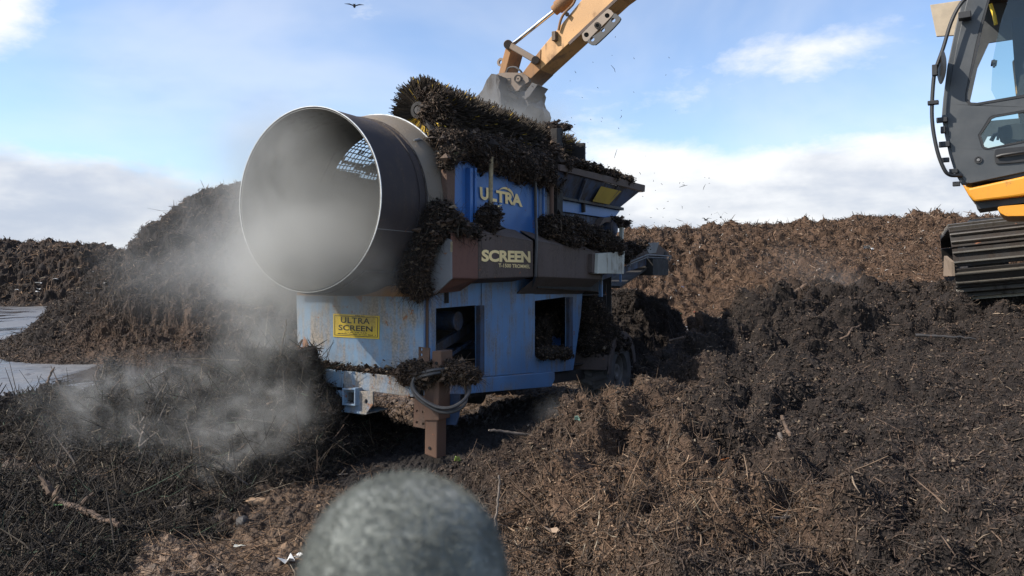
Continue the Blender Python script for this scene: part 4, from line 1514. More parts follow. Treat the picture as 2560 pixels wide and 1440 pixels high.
# towing bracket under the beam
tb = MB()
tb.slab([FR(840, 976, -.16), FR(932, 979, -.16), FR(932, 1012, -.16), FR(912, 1038, -.16), FR(855, 1030, -.16), FR(841, 1005, -.16)], U * .02,
        [[FR(x, y, -.16) for x, y in ((857, 979), (885, 981), (884, 1012), (857, 1010))], [FR(915 + 4 * math.cos(q), 1004 + 6 * math.sin(q), -.16) for q in np.linspace(0, 2 * math.pi, 12, endpoint=False)]])
tb.slab([FR(855, 970, -.20), FR(888, 971, -.20), FR(888, 1015, -.20), FR(855, 1013, -.20)], U * .20, [[FR(858, 975, -.20), FR(885, 976, -.20), FR(885, 1011, -.20), FR(858, 1009, -.20)]])
tb.slab([FR(850, 1029, -.17), FR(915, 1037, -.17), FR(917, 1033, -.17), FR(852, 1025, -.17)], U * .3)
tb.build('tow_bracket', M['blue_pale'], TR, bevel=.003)


def loop(pts, r, mat, name, par, n=8):
    """smooth tube through points"""
    P = [np.asarray(p, float) for p in pts]
    P = [2 * P[0] - P[1]] + P + [2 * P[-1] - P[-2]]
    out = []
    for i in range(1, len(P) - 2):
        for t in np.linspace(0, 1, n, endpoint=False):
            a, b, c, d_ = P[i - 1], P[i], P[i + 1], P[i + 2]
            out.append(.5 * ((2 * b) + (c - a) * t + (2 * a - 5 * b + 4 * c - d_) * t * t + (3 * b - a - 3 * c + d_) * t ** 3))
    out.append(P[-2])
    return MB().tube(out, r, 8).build(name, mat, par, smooth=True)


hose_pts = [[(1150, 905, -.05), (1120, 920, -.16), (1085, 925, -.24), (1052, 934, -.24), (1034, 950, -.26), (1036, 975, -.27), (1060, 1000, -.28), (1095, 1018, -.27), (1130, 1018, -.24), (1160, 1000, -.18), (1174, 975, -.10), (1170, 950, -.05)],
            [(1140, 915, -.05), (1110, 928, -.18), (1075, 936, -.26), (1045, 944, -.25), (1030, 962, -.25), (1040, 990, -.26), (1070, 1014, -.26), (1105, 1030, -.25), (1140, 1026, -.21), (1162, 1008, -.14), (1166, 980, -.08), (1158, 955, -.04)]]
for pts in hose_pts:
    loop([FR(x, y, a) for x, y, a in pts], .015, M['hose'], 'hydraulic_hose', TR)

# --- brush roller over the drum
BA = D(1060, 280, 7.0)
BL = 3.05
BD = U.copy()
br = MB()
br.tube([BA - BD * .02, BA + BD * BL], .075, 20)
br.tube([BA - BD * .10, BA + BD * .02], .035, 14)
hub_ = MB().lathe(BA - BD * .05, -BD, [(0, .045), (0, .075), (.05, .075), (.05, .045)], 24)
brush = br.build('brush_roller', M['darksteel'], TR, smooth=True)
n = 30000
tt = RNG.uniform(0, BL, n)
tt[:5500] = RNG.uniform(0, .06, 5500)
tt = np.round(tt / .035) * .035 + RNG.normal(size=n) * .006
ph = RNG.uniform(0, 2 * math.pi, n)
rv = np.cos(ph)[:, None] * N + np.sin(ph)[:, None] * Z
base = BA + BD * tt[:, None] + rv * .05
L = RNG.uniform(.19, .245, n)
L = L * (1 - .22 * np.clip(fbm(tt * 4, ph * 1.3, .8, 3, .6, 33), 0, 1))
mat_ = np.stack([pn(tt * 14, ph * 4, 35), pn(tt * 14, ph * 4, 36), pn(tt * 14, ph * 4, 37)], 1) * .028
tip = base + rv * L[:, None] + mat_ + RNG.normal(size=(n, 3)) * .020 - BD * (np.where(tt < .08, RNG.uniform(0, .10, n), 0))[:, None]
side_ = np.cross(rv, BD)
w_ = .0042
V = np.zeros((n, 2, 3, 3), np.float32)
for k, (p, s_) in enumerate(((base, 1.3), (tip, .9))):
    V[:, k, 0] = p + side_ * w_ * s_
    V[:, k, 1] = p - side_ * w_ * .5 * s_ + BD * w_ * s_
    V[:, k, 2] = p - side_ * w_ * .5 * s_ - BD * w_ * s_
b_ = (np.arange(n) * 6)[:, None]
s_ = np.arange(3)[None]
Fq = np.stack([b_ + s_, b_ + (s_ + 1) % 3, b_ + 3 + (s_ + 1) % 3, b_ + 3 + s_], -1).reshape(-1, 4)
cb = np.array([.040, .030, .021]) * RNG.uniform(.6, 1.7, (n, 1))
low = np.clip(1.25 - np.abs((ph - 4.55 + math.pi) % (2 * math.pi) - math.pi) * 1.0, 0, 1)
yel = ((tt < .07) & (RNG.random(n) < .01 + .85 * low)) | ((RNG.random(n) < .02)) | ((tt > BL - .45) & (RNG.random(n) < .12))
cb[yel] = np.array([.50, .33, .045]) * RNG.uniform(.5, 1.2, (yel.sum(), 1))
bm_ = link('bristles', mesh_np('bristles', V.reshape(-1, 3), Fq, False, np.repeat(cb, 6, axis=0)), M['fibre'], brush)
hub_.build('brush_hub', M['belt'], brush, smooth=True)
# bracket arm and frame carrying the brush
ba = MB()
ba.bar(BA - BD * .07 + N * .05 - Z * .05, S(1108, 375, .05), .05, .03)
ba.bar(W(.35, -.02, 2.72), W(3.25, -.02, 2.74), .14, .16)
ba.bar(W(.35, -.38, 2.62), W(3.25, -.38, 2.62), .06, .10)
ba.slab([W(3.12, .12, 3.12), W(3.12, -.62, 3.14), W(3.12, -.62, 2.3), W(3.12, .12, 2.3)], U * .04)
ba.build('brush_frame', M['belt'], TR, bevel=.004)
# ------------------------------------------------------------------ the excavator
FE = np.array([-.832, .555, 0.0])            # its forward
LE = np.array([-.555, -.832, 0.0])           # its left, towards the camera
PE = np.array([4.32, 7.2, 0.0])              # cab's outer face passes here
EX = empty('excavator', (6.2, 10.0, 1.25), math.atan2(FE[1], FE[0]))
tag(EX, 'orange crawler excavator with a dark grey cab, its tan arm reaching over the machine', 'excavator')


def E(px, py, c=0.0):
    """on the cab's outer face plane, moved c metres towards the camera"""
    return on_plane(px, py, PE + LE * c, LE)


def smooth_poly(pts, k=5):
    n = len(pts)
    out = []
    for i in range(n):
        a, b, c, d_ = pts[i - 1], pts[i], pts[(i + 1) % n], pts[(i + 2) % n]
        for t in np.linspace(0, 1, k, endpoint=False):
            out.append(tuple(.5 * ((2 * b[j]) + (c[j] - a[j]) * t + (2 * a[j] - 5 * b[j] + 4 * c[j] - d_[j]) * t * t + (3 * b[j] - a[j] - 3 * c[j] + d_[j]) * t ** 3) for j in (0, 1)))
    return out


CW = 1.0
# cab side: outline continues beyond the picture to the right
outl = [(2428, -40), (2410, 30), (2392, 110), (2378, 190), (2370, 260), (2368, 310), (2376, 370), (2392, 425), (2412, 456), (2428, 458), (2560, 430), (2800, 392), (2830, 300), (2830, 0), (2810, -120), (2480, -120)]
win1 = [(2452, 62), (2440, 110), (2414, 236), (2414, 252), (2424, 262), (2440, 263), (2560, 243), (2600, 236), (2612, 220), (2625, 0), (2610, -60), (2490, -60), (2470, 0)]
win2 = [(2446, 338), (2474, 294), (2484, 289), (2560, 276), (2600, 270), (2606, 280), (2606, 345), (2560, 356), (2466, 374), (2456, 370)]
dr = MB().slab([E(*p, .012) for p in outl], -LE * .03, [[E(*p, .012) for p in win1], [E(*p, .012) for p in win2]])
door = dr.build('cab_door', M['cab'], EX, bevel=.006)


def frame_strip(poly, c, w, th, mat, name, par):
    """band round an opening, w pixels wide"""
    cx = sum(p[0] for p in poly) / len(poly)
    cy = sum(p[1] for p in poly) / len(poly)
    inn = []
    for x, y in poly:
        dx, dy = x - cx, y - cy
        L_ = math.hypot(dx, dy)
        inn.append((x - dx / L_ * w, y - dy / L_ * w))
    MB().slab([E(*p, c) for p in poly], -LE * th, [[E(*p, c) for p in inn]]).build(name, mat, par)


frame_strip(win1, .017, 7, .03, M['cab_trim'], 'window_seal', door)
frame_strip(win2, .017, 6, .03, M['cab_trim'], 'window_seal', door)
MB().slab([E(*p, -.012) for p in win2], -LE * .004).build('lower_pane', M['glass'], door)
MB().slab([E(*p, -.012) for p in [(2520, 0), (2500, 60), (2482, 150), (2478, 225), (2490, 250), (2612, 232), (2620, -40)]], -LE * .005).build('sliding_pane', M['glass'], door)
hd = MB()
hd.slab([E(x, y, .03) for x, y in smooth_poly([(2487, 378), (2500, 372), (2560, 366), (2590, 364), (2592, 396), (2560, 404), (2500, 409), (2488, 404)], 3)], -LE * .03)
hd.build('handle_recess', M['cab_trim'], door, bevel=.004)
hd = MB()
hd.tube([E(2492, 392, .045), E(2505, 388, .06), (E(2560, 380, .06)), E(2590, 378, .045)], .014, 8)
hd.build('door_handle', M['cab_trim'], door, smooth=True)
hd = MB().lathe(E(2446, 400, .014), LE, [(0, .001), (0, .032), (.012, .032), (.012, .022), (.006, .020), (.006, .001)], 24)
hd.build('lock_cup', M['cab_trim'], door, smooth=True)
MB().lathe(E(2446, 400, .02), LE, [(0, .001), (0, .015), (.012, .013), (.013, .001)], 20).build('lock', M['greybox'], door, smooth=True)
# cab shell: front frame, far side, roof, floor
fr_out = [(2415, -60), (2405, 0), (2388, 70), (2368, 165), (2358, 245), (2354, 292), (2362, 340), (2372, 385), (2388, 435), (2404, 462), (2422, 460), (2405, 440), (2388, 395), (2378, 345), (2373, 292), (2377, 245), (2388, 165), (2406, 70), (2424, 0), (2434, -60)]
sh = MB()
sh.slab([E(*p, 0) for p in fr_out], -LE * .07)
sh.slab([E(*p, -CW + .07) for p in fr_out], -LE * .07)
sh.build('front_pillar', M['cab'], EX, bevel=.008)
# far side wall with its window
fo = [(x, y) for x, y in outl]
sh = MB().slab([E(x, y, 0) - LE * CW for x, y in fo], LE * .03,
               [[E(x, y, 0) - LE * CW for x, y in [(2428, 110), (2408, 200), (2404, 250), (2412, 262), (2640, 240), (2650, 20), (2640, 10), (2460, 40)]],
                [E(x, y, 0) - LE * CW for x, y in [(2440, 330), (2456, 300), (2600, 288), (2600, 352), (2456, 368)]]])
sh.build('far_side', M['cab'], EX)
rf = MB()
pf = [E(2404, -60, 0), E(2404, -60, 0) - LE * CW, E(2830, -110, 0) - LE * CW, E(2830, -110, 0)]
rf.slab(pf, Z * .05)
rf.build('roof', M['cab'], EX)
fl_ = MB().slab([E(2410, 445, -.02), E(2410, 445, 0) - LE * CW, E(2830, 400, 0) - LE * CW, E(2830, 400, -.02)], -Z * .05)
fl_.build('cab_floor', M['cab_trim'], EX)
# base and lower valance in orange
ob_ = MB()
ob_.slab([E(x, y, .05) for x, y in [(2405, 460), (2424, 470), (2570, 438), (2830, 396), (2830, 450), (2560, 489), (2436, 504), (2422, 490)]], -LE * .9)
ob_.build('cab_base', M['orange'], EX, bevel=.02)
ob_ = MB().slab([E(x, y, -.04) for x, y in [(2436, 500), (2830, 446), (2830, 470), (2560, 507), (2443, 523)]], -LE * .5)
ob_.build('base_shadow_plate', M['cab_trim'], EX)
ob_ = MB().slab([E(x, y, .02) for x, y in smooth_poly([(2494, 520), (2520, 514), (2640, 506), (2760, 500), (2760, 540), (2560, 540), (2512, 539)], 3)], -LE * .8)
ob_.build('swing_step', M['orange'], EX, bevel=.02)
dk = MB().box(E(2560, 430, 0) + FE * -1.9 - LE * 1.2 + Z * .1, FE * 1.3, LE * 1.25, Z * .35)
dk.box(E(2560, 430, 0) + FE * -2.9 - LE * 1.2 + Z * .7, FE * .6, LE * 1.25, Z * .6)
dk.build('engine_deck', M['orange'], EX, bevel=.05)
MB().tube([np.array([6.3, 9.6, 1.75]), np.array([6.3, 9.6, 2.25])], .6, 32).build('swing_ring', M['cab_trim'], EX)
# seat, console and boom foot seen through the glass
se = MB()
sx = E(2560, 240, -.5)
se.slab([E(x, y, -.30) for x, y in smooth_poly([(2530, 60), (2545, 45), (2590, 40), (2600, 150), (2610, 330), (2560, 330), (2540, 200)], 3)], -LE * .4)
se.slab([E(x, y, -.30) for x, y in smooth_poly([(2500, 318), (2560, 308), (2620, 320), (2620, 350), (2510, 345)], 3)], -LE * .45)
se.build('operator_seat', M['seat'], EX, bevel=.02)
cs = MB()
cs.tube([E(2478, 352, -.35), E(2486, 338, -.35), E(2510, 330, -.35), E(2540, 335, -.35)], .02, 8)
cs.tube([E(2494, 350, -.3), E(2499, 318, -.3)], .012, 8)
cs.build('control_lever', M['cab_trim'], EX, smooth=True)
bo_ = MB()
bo_.slab([E(x, y, -1.25) for x, y in [(2530, 150), (2552, 140), (2640, 300), (2650, 400), (2560, 400), (2540, 240)]], -LE * .4)
boom_foot = bo_.build('boom_foot', M['arm'], EX, bevel=.02)
ml = MB().tube([E(2478, 158, -.6), E(2492, 158, -.6)], .03, 8)
ml.bar(E(2485, 150, -.6), E(2485, 168, -.6), .02, .04, up=LE)
ml.build('inner_mirror', M['cab_trim'], EX)
cb_ = MB().tube([E(2476, 10, -.3), E(2486, 40, -.3), E(2490, 62, -.3)], .016, 8)
cb_.build('yellow_cord', M['yellow'], EX, smooth=True)
# visor board over the windscreen
MB().slab([E(2325, 12, -.5), E(2341, 91, -.5), E(2420, 86, -.5) , E(2420, -2, -.5)], -LE * .03).build('front_visor', M['visor'], EX, bevel=.004)
# rail, mirror, clamps, hinges on the front edge
loop([E(2424, -12, .10), E(2400, 12, .12), E(2378, 55, .13), E(2358, 120, .13), E(2342, 165, .13), E(2334, 200, .13), E(2330, 292, .13), E(2341, 368, .13), E(2358, 418, .12), E(2374, 437, .10), E(2404, 439, .03)], .017, M['cab_trim'], 'guard_rail', EX)
mi = MB()
mi.lathe(E(2354, 168, .12), FE * .93 + LE * .37, [(-.012, .001), (-.012, .10), (0, .125), (.012, .10), (.012, .001)], 28)
mi.v = [tuple(np.array(p) * [1, 1, 1] + np.array([0, 0, (p[2] - E(2354, 168, .12)[2]) * .25])) for p in mi.v]
mi.build('rear_mirror', M['cab_trim'], EX, smooth=True)
MB().box(E(2337, 176, .13), FE * .022, LE * .03, Z * .05).build('mirror_clamp', M['cab_trim'], EX, bevel=.004)
MB().box(E(2333, 257, .13), FE * .045, LE * .03, Z * .018).build('mirror_clamp', M['cab_trim'], EX, bevel=.004)
MB().box(E(2412, 40, .08), FE * .05, LE * .05, Z * .03).build('rail_bracket', M['cab_trim'], EX, bevel=.004)
for x, y, w_, h_ in ((2355, 300, .045, .022), (2361, 361, .045, .025), (2364, 400, .03, .02), (2384, 428, .035, .02), (2391, 460, .03, .02), (2358, 325, .02, .03)):
    MB().box(E(x, y, .03), FE * w_, LE * .03, Z * h_ ).build('hinge_tab', M['cab_trim'], EX, bevel=.003)

# --- undercarriage
KL = np.array([.455, .89, 0.0])               # along the track, away
KW = np.array([.885, -.455, .10])             # across it, to the right and slightly up
KW = KW / np.linalg.norm(KW)
KL = KL / np.linalg.norm(KL)
KZ = np.cross(KW, KL)
KO = D(2384, 655, 8.75) + KL * .42            # front idler, left end of the pads
TRR = .40


def track(o, seen):
    path = []
    n_ = 34
    Ls = 2.5
    per = 2 * Ls + 2 * math.pi * TRR
    for i in range(n_):
        s_ = (i + .35) / n_ * per
        if s_ < Ls:
            path.append((o + KL * (s_) + KZ * TRR, KL, KZ))
        elif s_ < Ls + math.pi * TRR:
            q = (s_ - Ls) / TRR
            path.append((o + KL * (Ls + TRR * math.sin(q)) + KZ * TRR * math.cos(q), KL * math.cos(q) - KZ * math.sin(q), KZ * math.cos(q) + KL * math.sin(q)))
        elif s_ < 2 * Ls + math.pi * TRR:
            path.append((o + KL * (Ls - (s_ - Ls - math.pi * TRR)) - KZ * TRR, -KL, -KZ))
        else:
            q = (s_ - 2 * Ls - math.pi * TRR) / TRR
            path.append((o - KL * TRR * math.sin(q) - KZ * TRR * math.cos(q), -KL * math.cos(q) + KZ * math.sin(q), -KZ * math.cos(q) - KL * math.sin(q)))
    r3 = random.Random(5)
    bt_ = MB()
    bt_.slab([o + KL * (Ls * .0 + 0) + KZ * .30 + KW * .20, o + KL * Ls + KZ * .30 + KW * .20, o + KL * (Ls + .3) + KW * .20, o + KL * Ls - KZ * .30 + KW * .20, o - KZ * .30 + KW * .20, o - KL * .30 + KW * .20], KW * .22)
    bt_.lathe(o + KW * .14, KW, [(0, .02), (0, .30), (.06, .34), (.28, .34), (.34, .30), (.34, .02)], 28)
    t_ = bt_.build('track_frame', M['darksteel'], EX, bevel=.01)
    for c, d_, n0 in path:
        jz = r3.uniform(-.004, .004)
        pd = MB()
        pd.box(c + KW * .42 + n0 * jz, KW * .42, d_ * .103, n0 * .012)
        p_ = pd.build('track_pad', M['pad'], t_, bevel=.003)
        pd = MB()
        for off in (-.055, .055):
            pd.box(c + KW * .42 + d_ * off + n0 * (.030 + jz), KW * .418, d_ * .010, n0 * .020)
        pd.build('grouser', M['grouser'], t_, bevel=.003)
        pd = MB()
        pd.box(c + KW * .42 - n0 * .04, KW * .09, d_ * .075, n0 * .03)
        pd.build('chain_link', M['pad'], t_)


track(KO, True)
track(KO + KW * 2.25, False)
MB().slab([D(2360, 640, 8.9), D(2378, 655, 8.75), D(2380, 690, 8.75), D(2358, 690, 8.9)], KW * .03).build('idler_guard', M['lug'], EX)

# --- arm, links, coupler, bucket
CA = -1.10


def A(px, py, c=0.0):
    return E(px, py, CA + c)


AV = -LE * .36
ar = MB()
arm_poly = [(1600, -112), (1454, 0), (1352, 122), (1306, 182), (1298, 200), (1312, 212), (1323, 200), (1420, 110), (1545, -6), (1690, -112)]
ar.slab([A(*p) for p in arm_poly], AV)
arm = ar.build('arm', M['arm'], EX, bevel=.008)
ar = MB()
ar.slab([A(*p, .012) for p in [(1352, 122), (1306, 182), (1298, 204), (1312, 214), (1323, 200), (1350, 174)]], AV * 1.05)
ar.build('arm_tip', M['arm_dirty'], arm, bevel=.008)
ar = MB()
ar.slab([A(*p, .01) for p in [(1420, 106), (1424, 112), (1552, -8), (1546, -12)]], -LE * .01)
ar.build('edge_strip', M['mudbox'], arm)
lug1 = [(1455, 88), (1461, 78), (1514, 27), (1524, 24), (1531, 30), (1530, 40), (1478, 92), (1470, 102), (1460, 102)]
holes1 = [(1466, 87, 6), (1518, 39, 6)]
hp_ = lambda c, x, y, r: [A(x + r * math.cos(q), y + r * math.sin(q), c) for q in np.linspace(0, 2 * math.pi, 18, endpoint=False)]
MB().slab([A(*p, .03) for p in smooth_poly(lug1, 3)], -LE * .03, [hp_(.03, *h_) for h_ in holes1]).build('lug_plate', M['lug'], arm, bevel=.003)
MB().tube([A(1493, 63, .06), A(1493, 63, .0)], .042, 18).build('lug_pin', M['lug'], arm, smooth=True)
MB().tube([A(1493, 63, .064), A(1493, 63, .05)], .024, 18).build('lug_bore', M['black'], arm)
for hx_, hy_ in ((1466, 87), (1518, 39)):
    MB().tube([A(hx_, hy_, .012), A(hx_, hy_, .004)], .036, 18).build('lug_socket', M['black'], arm)
lug2 = [(1470, 100), (1500, 78), (1528, 46), (1536, 34), (1546, 40), (1548, 54), (1496, 106), (1484, 112), (1474, 110)]
MB().slab([A(*p, .03) for p in smooth_poly(lug2, 3)], -LE * .03 , [hp_(.03, 1480.5, 98, 5.5), hp_(.03, 1507, 74.5, 5), hp_(.03, 1533, 50, 5.5)]).build('rear_lug_plate', M['cab_trim'], arm, bevel=.003)
# cylinder
cyl = MB()
c0, c1, c2_ = A(1299, 107, -.16), A(1388, 25, -.16), A(1500, -78, -.16)
cyl.tube([A(1276, 115, -.16), c1], .032, 14)
cyl.build('cylinder_rod', M['chrome'], EX, smooth=True)
cyl = MB()
dcy = (c1 - c0) / np.linalg.norm(c1 - c0)
cyl.tube([c1 - dcy * .02, c1 + dcy * .05, c1 + dcy * .051, c2_], [.075, .078, .098, .098], 18)
cyl.build('cylinder_barrel', M['arm_dirty'], EX, smooth=True)
loop([A(1442, -20, .02), A(1434, 8, .03), A(1412, 32, .04), A(1402, 50, .04), A(1396, 76, .03)], .018, M['arm_dirty'], 'hydraulic_pipe', EX)
MB().box(A(1387, 91, .03), FE * .03, LE * .04, Z * .065).build('pipe_fitting', M['coupler'], EX, bevel=.006)
MB().tube([A(1418, 36, .06), A(1418, 36, -.05)], .03, 10).build('pipe_clamp', M['coupler'], EX)
# links
lk = MB()
for cc_ in (.05, -.40):
    lk = MB()
    d0, d1 = A(1271, 111, cc_), A(1338, 150, cc_)
    lk.bar(d0, d1, .04, .09, up=Z)
    lk.build('side_link', M['coupler'], EX, bevel=.012)
for x, y, r in ((1270, 111, .066), (1338, 150, .058)):
    MB().tube([A(x, y, .09), A(x, y, -.47)], r, 20).build('link_pin', M['coupler'], EX, smooth=True, bevel=.006)
lk = MB()
lk.slab([A(*p, -.02) for p in [(1264, 118), (1279, 122), (1262, 184), (1246, 184)]], -LE * .32)
lk.build('bucket_link', M['arm_dirty'], EX, bevel=.01)
MB().lathe(A(1251, 155, -.04), -LE, [(0, .028), (0, .062), (.03, .062), (.03, .028)], 20).build('lifting_eye', M['coupler'], EX)
# coupler
cp = MB()
cpoly = [(1244, 184), (1262, 181), (1305, 182), (1320, 192), (1322, 204), (1301, 218), (1296, 226), (1286, 229), (1273, 226), (1262, 217), (1248, 216), (1240, 200)]
cp.slab([A(*p, .06) for p in cpoly], -LE * .06, [hp_(.06, 1272, 219, 3)])
coup = cp.build('coupler', M['coupler'], EX, bevel=.008)
MB().slab([A(*p, -.36) for p in cpoly], -LE * .06).build('coupler_far_plate', M['coupler'], coup)
MB().slab([A(*p, .0) for p in [(1262, 190), (1300, 190), (1300, 216), (1262, 214)]], -LE * .36).build('coupler_block', M['coupler'], coup)
for x, y, mt in ((1234, 197, 'rim'), (1295, 197, 'coupler')):
    MB().tube([A(x, y, .10), A(x, y, -.5)], .058, 20).build('coupler_pin', M['coupler'], coup, smooth=True)
    MB().lathe(A(x, y, .115), -LE, [(0, .014), (0, .040), (.02, .042), (.02, .014)], 20).build('pin_collar', M[mt], coup)
pq = [A(1259, 210, .062), A(1277, 208, .062), A(1277, 195, .062), A(1259, 197, .062)]
lg_ = MB()
for u0, v0, u1, v1 in ((0, 0, 1, .08), (0, .92, 1, 1), (0, .08, .06, .92), (.94, .08, 1, .92), (.2, .3, .28, .7), (.34, .3, .5, .38), (.34, .62, .5, .7), (.56, .3, .62, .7), (.68, .3, .84, .4), (.68, .5, .84, .6)):
    lg_.slab(sub(pq, u0, v0, u1, v1), LE * .006)
lg_.build('cast_badge', M['darksteel'], coup)
loop([A(1266, 182, .0), A(1272, 170, .02), A(1288, 168, .02), A(1300, 176, .02), A(1306, 184, 0)], .014, M['hose'], 'coupler_hose', EX)
# bucket: two cheek plates and a bent shell between them
BWd = 1.25
bcheek = [(1228, 184), (1216, 200), (1206, 224), (1196, 236), (1184, 244), (1196, 300), (1236, 330), (1252, 280), (1252, 236), (1246, 218), (1250, 200), (1244, 186)]
bs_ = .30
bk = MB()
bk.slab([A(*p, bs_) for p in bcheek], -LE * .03)
bucket = bk.build('bucket', M['bucket'], EX, bevel=.006)
MB().slab([A(*p, bs_) - LE * BWd for p in bcheek], -LE * .03).build('bucket_cheek', M['bucket'], bucket, bevel=.006)
bk = MB()
shell = [(1242, 186), (1244, 204), (1246, 222), (1250, 240), (1252, 262), (1250, 292), (1240, 330), (1215, 345)]
pr_ = [A(*p, bs_) for p in shell]
for a, b in zip(pr_[:-1], pr_[1:]):
    bk.slab([a, b, b - LE * BWd, a - LE * BWd], FE * .03)
bk.build('bucket_shell', M['bucket'], bucket)
bk = MB()
bk.slab([A(1311, 232, .1), A(1330, 206, .1), A(1344, 212, .1), A(1324, 240, .1), A(1312, 250, .1)], -LE * .3)
bk.slab([A(1280, 230, .0), A(1312, 240, .0), A(1322, 262, .0), A(1300, 300, .0), A(1262, 290, .0)], -LE * .4)
bk.build('bucket_ear', M['bucket'], bucket, bevel=.006)
MB().slab([A(*p, .07) for p in [(1264, 236), (1274, 230), (1292, 240), (1288, 248), (1276, 243)]], -LE * .03).build('wear_strip', M['coupler'], bucket)
bk = MB().slab([A(*p, -.55) for p in [(1318, 262), (1349, 266), (1358, 276), (1362, 290), (1356, 314), (1345, 335), (1310, 330)]], -LE * .2)
bk.build('side_cutter', M['bucket'], bucket, bevel=.01)
# ------------------------------------------------------------------ caked debris resting on the machine
import bmesh


def clump(name, label, blobs, nf=1200, flen=(.04, .16), pal=3, cat='debris clump', hang=0.0, group=None):
    """blobs: (centre, half sizes along U, N, Z). One lumpy mass with strands in it."""
    Vs, Fs, off = [], [], 0
    bases, nrms = [], []
    tot = sum(b[1][0] * b[1][1] + b[1][2] * b[1][0] + b[1][1] * b[1][2] for b in blobs)
    for c, (ra, rn, rz) in blobs:
        bm = bmesh.new()
        bmesh.ops.create_icosphere(bm, subdivisions=4, radius=1.0)
        P = np.array([v.co[:] for v in bm.verts])
        f = np.array([[v.index for v in fc.verts] for fc in bm.faces])
        bm.free()
        s0 = RNG.uniform(0, 50)
        k = 1 + .30 * pn(P[:, 0] * 1.7 + s0 + P[:, 2], P[:, 1] * 1.7 - P[:, 2], 12) + .20 * fbm(P[:, 0] * 2 + P[:, 2] + s0, P[:, 1] * 2 - P[:, 2] * .7, .8, 3, .6, 14, True)
        Q_ = P * k[:, None]
        wv = np.asarray(c) + Q_[:, :1] * ra * U + Q_[:, 1:2] * rn * N + Q_[:, 2:3] * rz * Z
        Vs.append(wv)
        Fs.append(f + off)
        off += len(wv)
        nk = max(40, int(1.7 * nf * (ra * rn + rz * ra + rn * rz) / tot))
        q = RNG.choice(len(wv), nk)
        n_ = P[q, :1] / ra * U + P[q, 1:2] / rn * N + P[q, 2:3] / rz * Z
        n_ /= np.linalg.norm(n_, axis=1, keepdims=True)
        tj = RNG.normal(size=(nk, 3)) * .022
        tj -= (tj * n_).sum(1, keepdims=True) * n_
        bases.append(wv[q] + tj)
        nrms.append(n_)
    V = np.concatenate(Vs)
    me = mesh_np(name, V, np.concatenate(Fs), False, attrs={'dry': np.full(len(V), .1)})
    o = link(name, me, M['debris'])
    tag(o, label, cat, group)
    B, NN = np.concatenate(bases), np.concatenate(nrms)
    n = len(B)
    L = RNG.uniform(*flen, n) * RNG.uniform(.3, .75, n)
    wd = RNG.uniform(.0016, .0036, n)
    nf_ = 1
    hang *= .6
    al = np.tile(-Z * hang, (n, 1)) if hang else None
    V, Fq, cc = fibres(B, NN, L, wd, pal_cols(0 if pal == 3 else pal, n), lift=.12, along=al, sag=hang * .8, curl=1.0)
    nc_ = int(n * 1.3)
    kc = RNG.choice(len(V), nc_) if False else RNG.choice(n, nc_)
    Vc, Fc, c2 = crumbs(B[kc] + NN[kc] * RNG.uniform(-.004, .016, (nc_, 1)) + RNG.normal(size=(nc_, 3)) * .012, RNG.lognormal(math.log(.0095), .5, nc_), pal_cols(0, nc_) * .75)
    cr_ = link('crumbs', mesh_np('crumbs', Vc, Fc, False, c2), M['fibre'], o)
    cr_['kind'] = 'stuff'
    f = link('strands', mesh_np('strands', V, Fq, True, cc), M['fibre'], o)
    f['kind'] = 'stuff'
    return o


def sp(px, py, b, rpx, rpy, dn=None):
    """blob on the side plane: half sizes given in photo pixels"""
    c = S(px, py, b)
    d_ = c[1]
    ru = rpx / F * d_ / .46 if dn is None else rpx / F * d_
    return (c, (ru, dn if dn is not None else .16, rpy / F * d_))


clump('debris_clump', 'long dark mat of roots and soil hanging below the brush roller',
      [sp(1130, 365, -.02, 34, 36), sp(1180, 380, .0, 34, 42), sp(1235, 395, .03, 34, 44), sp(1290, 410, .04, 34, 44), sp(1340, 425, .05, 30, 42), sp(1372, 420, .06, 16, 60),
       sp(1160, 350, -.12, 30, 20), sp(1220, 365, -.1, 36, 20), sp(1280, 385, -.08, 36, 20), sp(1335, 400, -.06, 30, 22)], 11000, (.05, .20), 3, hang=.9)
clump('debris_clump', 'cake of mud and roots packed round the front end of the brush roller',
      [(BA - BD * .07 + N * .11 - Z * .03, (.06, .09, .09)), (BA - BD * .05 + N * .18 + Z * .03, (.08, .08, .10)), (BA - BD * .0 + N * .20 - Z * .09, (.08, .08, .09)), (BA + BD * .0 + N * .06 + Z * .16, (.08, .12, .06))], 1300, (.05, .16), 3, hang=.5)
clump('debris_clump', 'small dangling wad of roots at the top of the front post beside the collar',
      [sp(1122, 388, .10, 12, 18, .06), sp(1116, 402, .10, 8, 12, .05)], 700, (.05, .16), 4, hang=.9)
clump('debris_clump', 'ball of matted roots at the foot of the wooden prop',
      [sp(1226, 538, .17, 15, 22, .09), sp(1218, 560, .17, 18, 24, .09), sp(1198, 548, .12, 10, 14, .08)], 1000, (.04, .12), 3, hang=.4)
clump('debris_clump', 'heap of dark roots on the end of the side box next to the drum',
      [sp(1100, 545, .12, 26, 34, .16), sp(1075, 575, .06, 22, 36, .14), sp(1130, 570, .18, 26, 22, .14), sp(1165, 580, .18, 20, 12, .12), sp(1050, 605, .0, 14, 30, .1)], 3200, (.06, .22), 4, hang=.4)
clump('debris_clump', 'dark tangle of roots hanging below the collar beside the grey end plate',
      [sp(1045, 640, -.02, 12, 40, .12), sp(1030, 690, -.08, 16, 36, .14), sp(1052, 722, -.04, 14, 22, .1), sp(1015, 650, -.2, 12, 40, .12)], 2600, (.06, .22), 3, hang=.8)
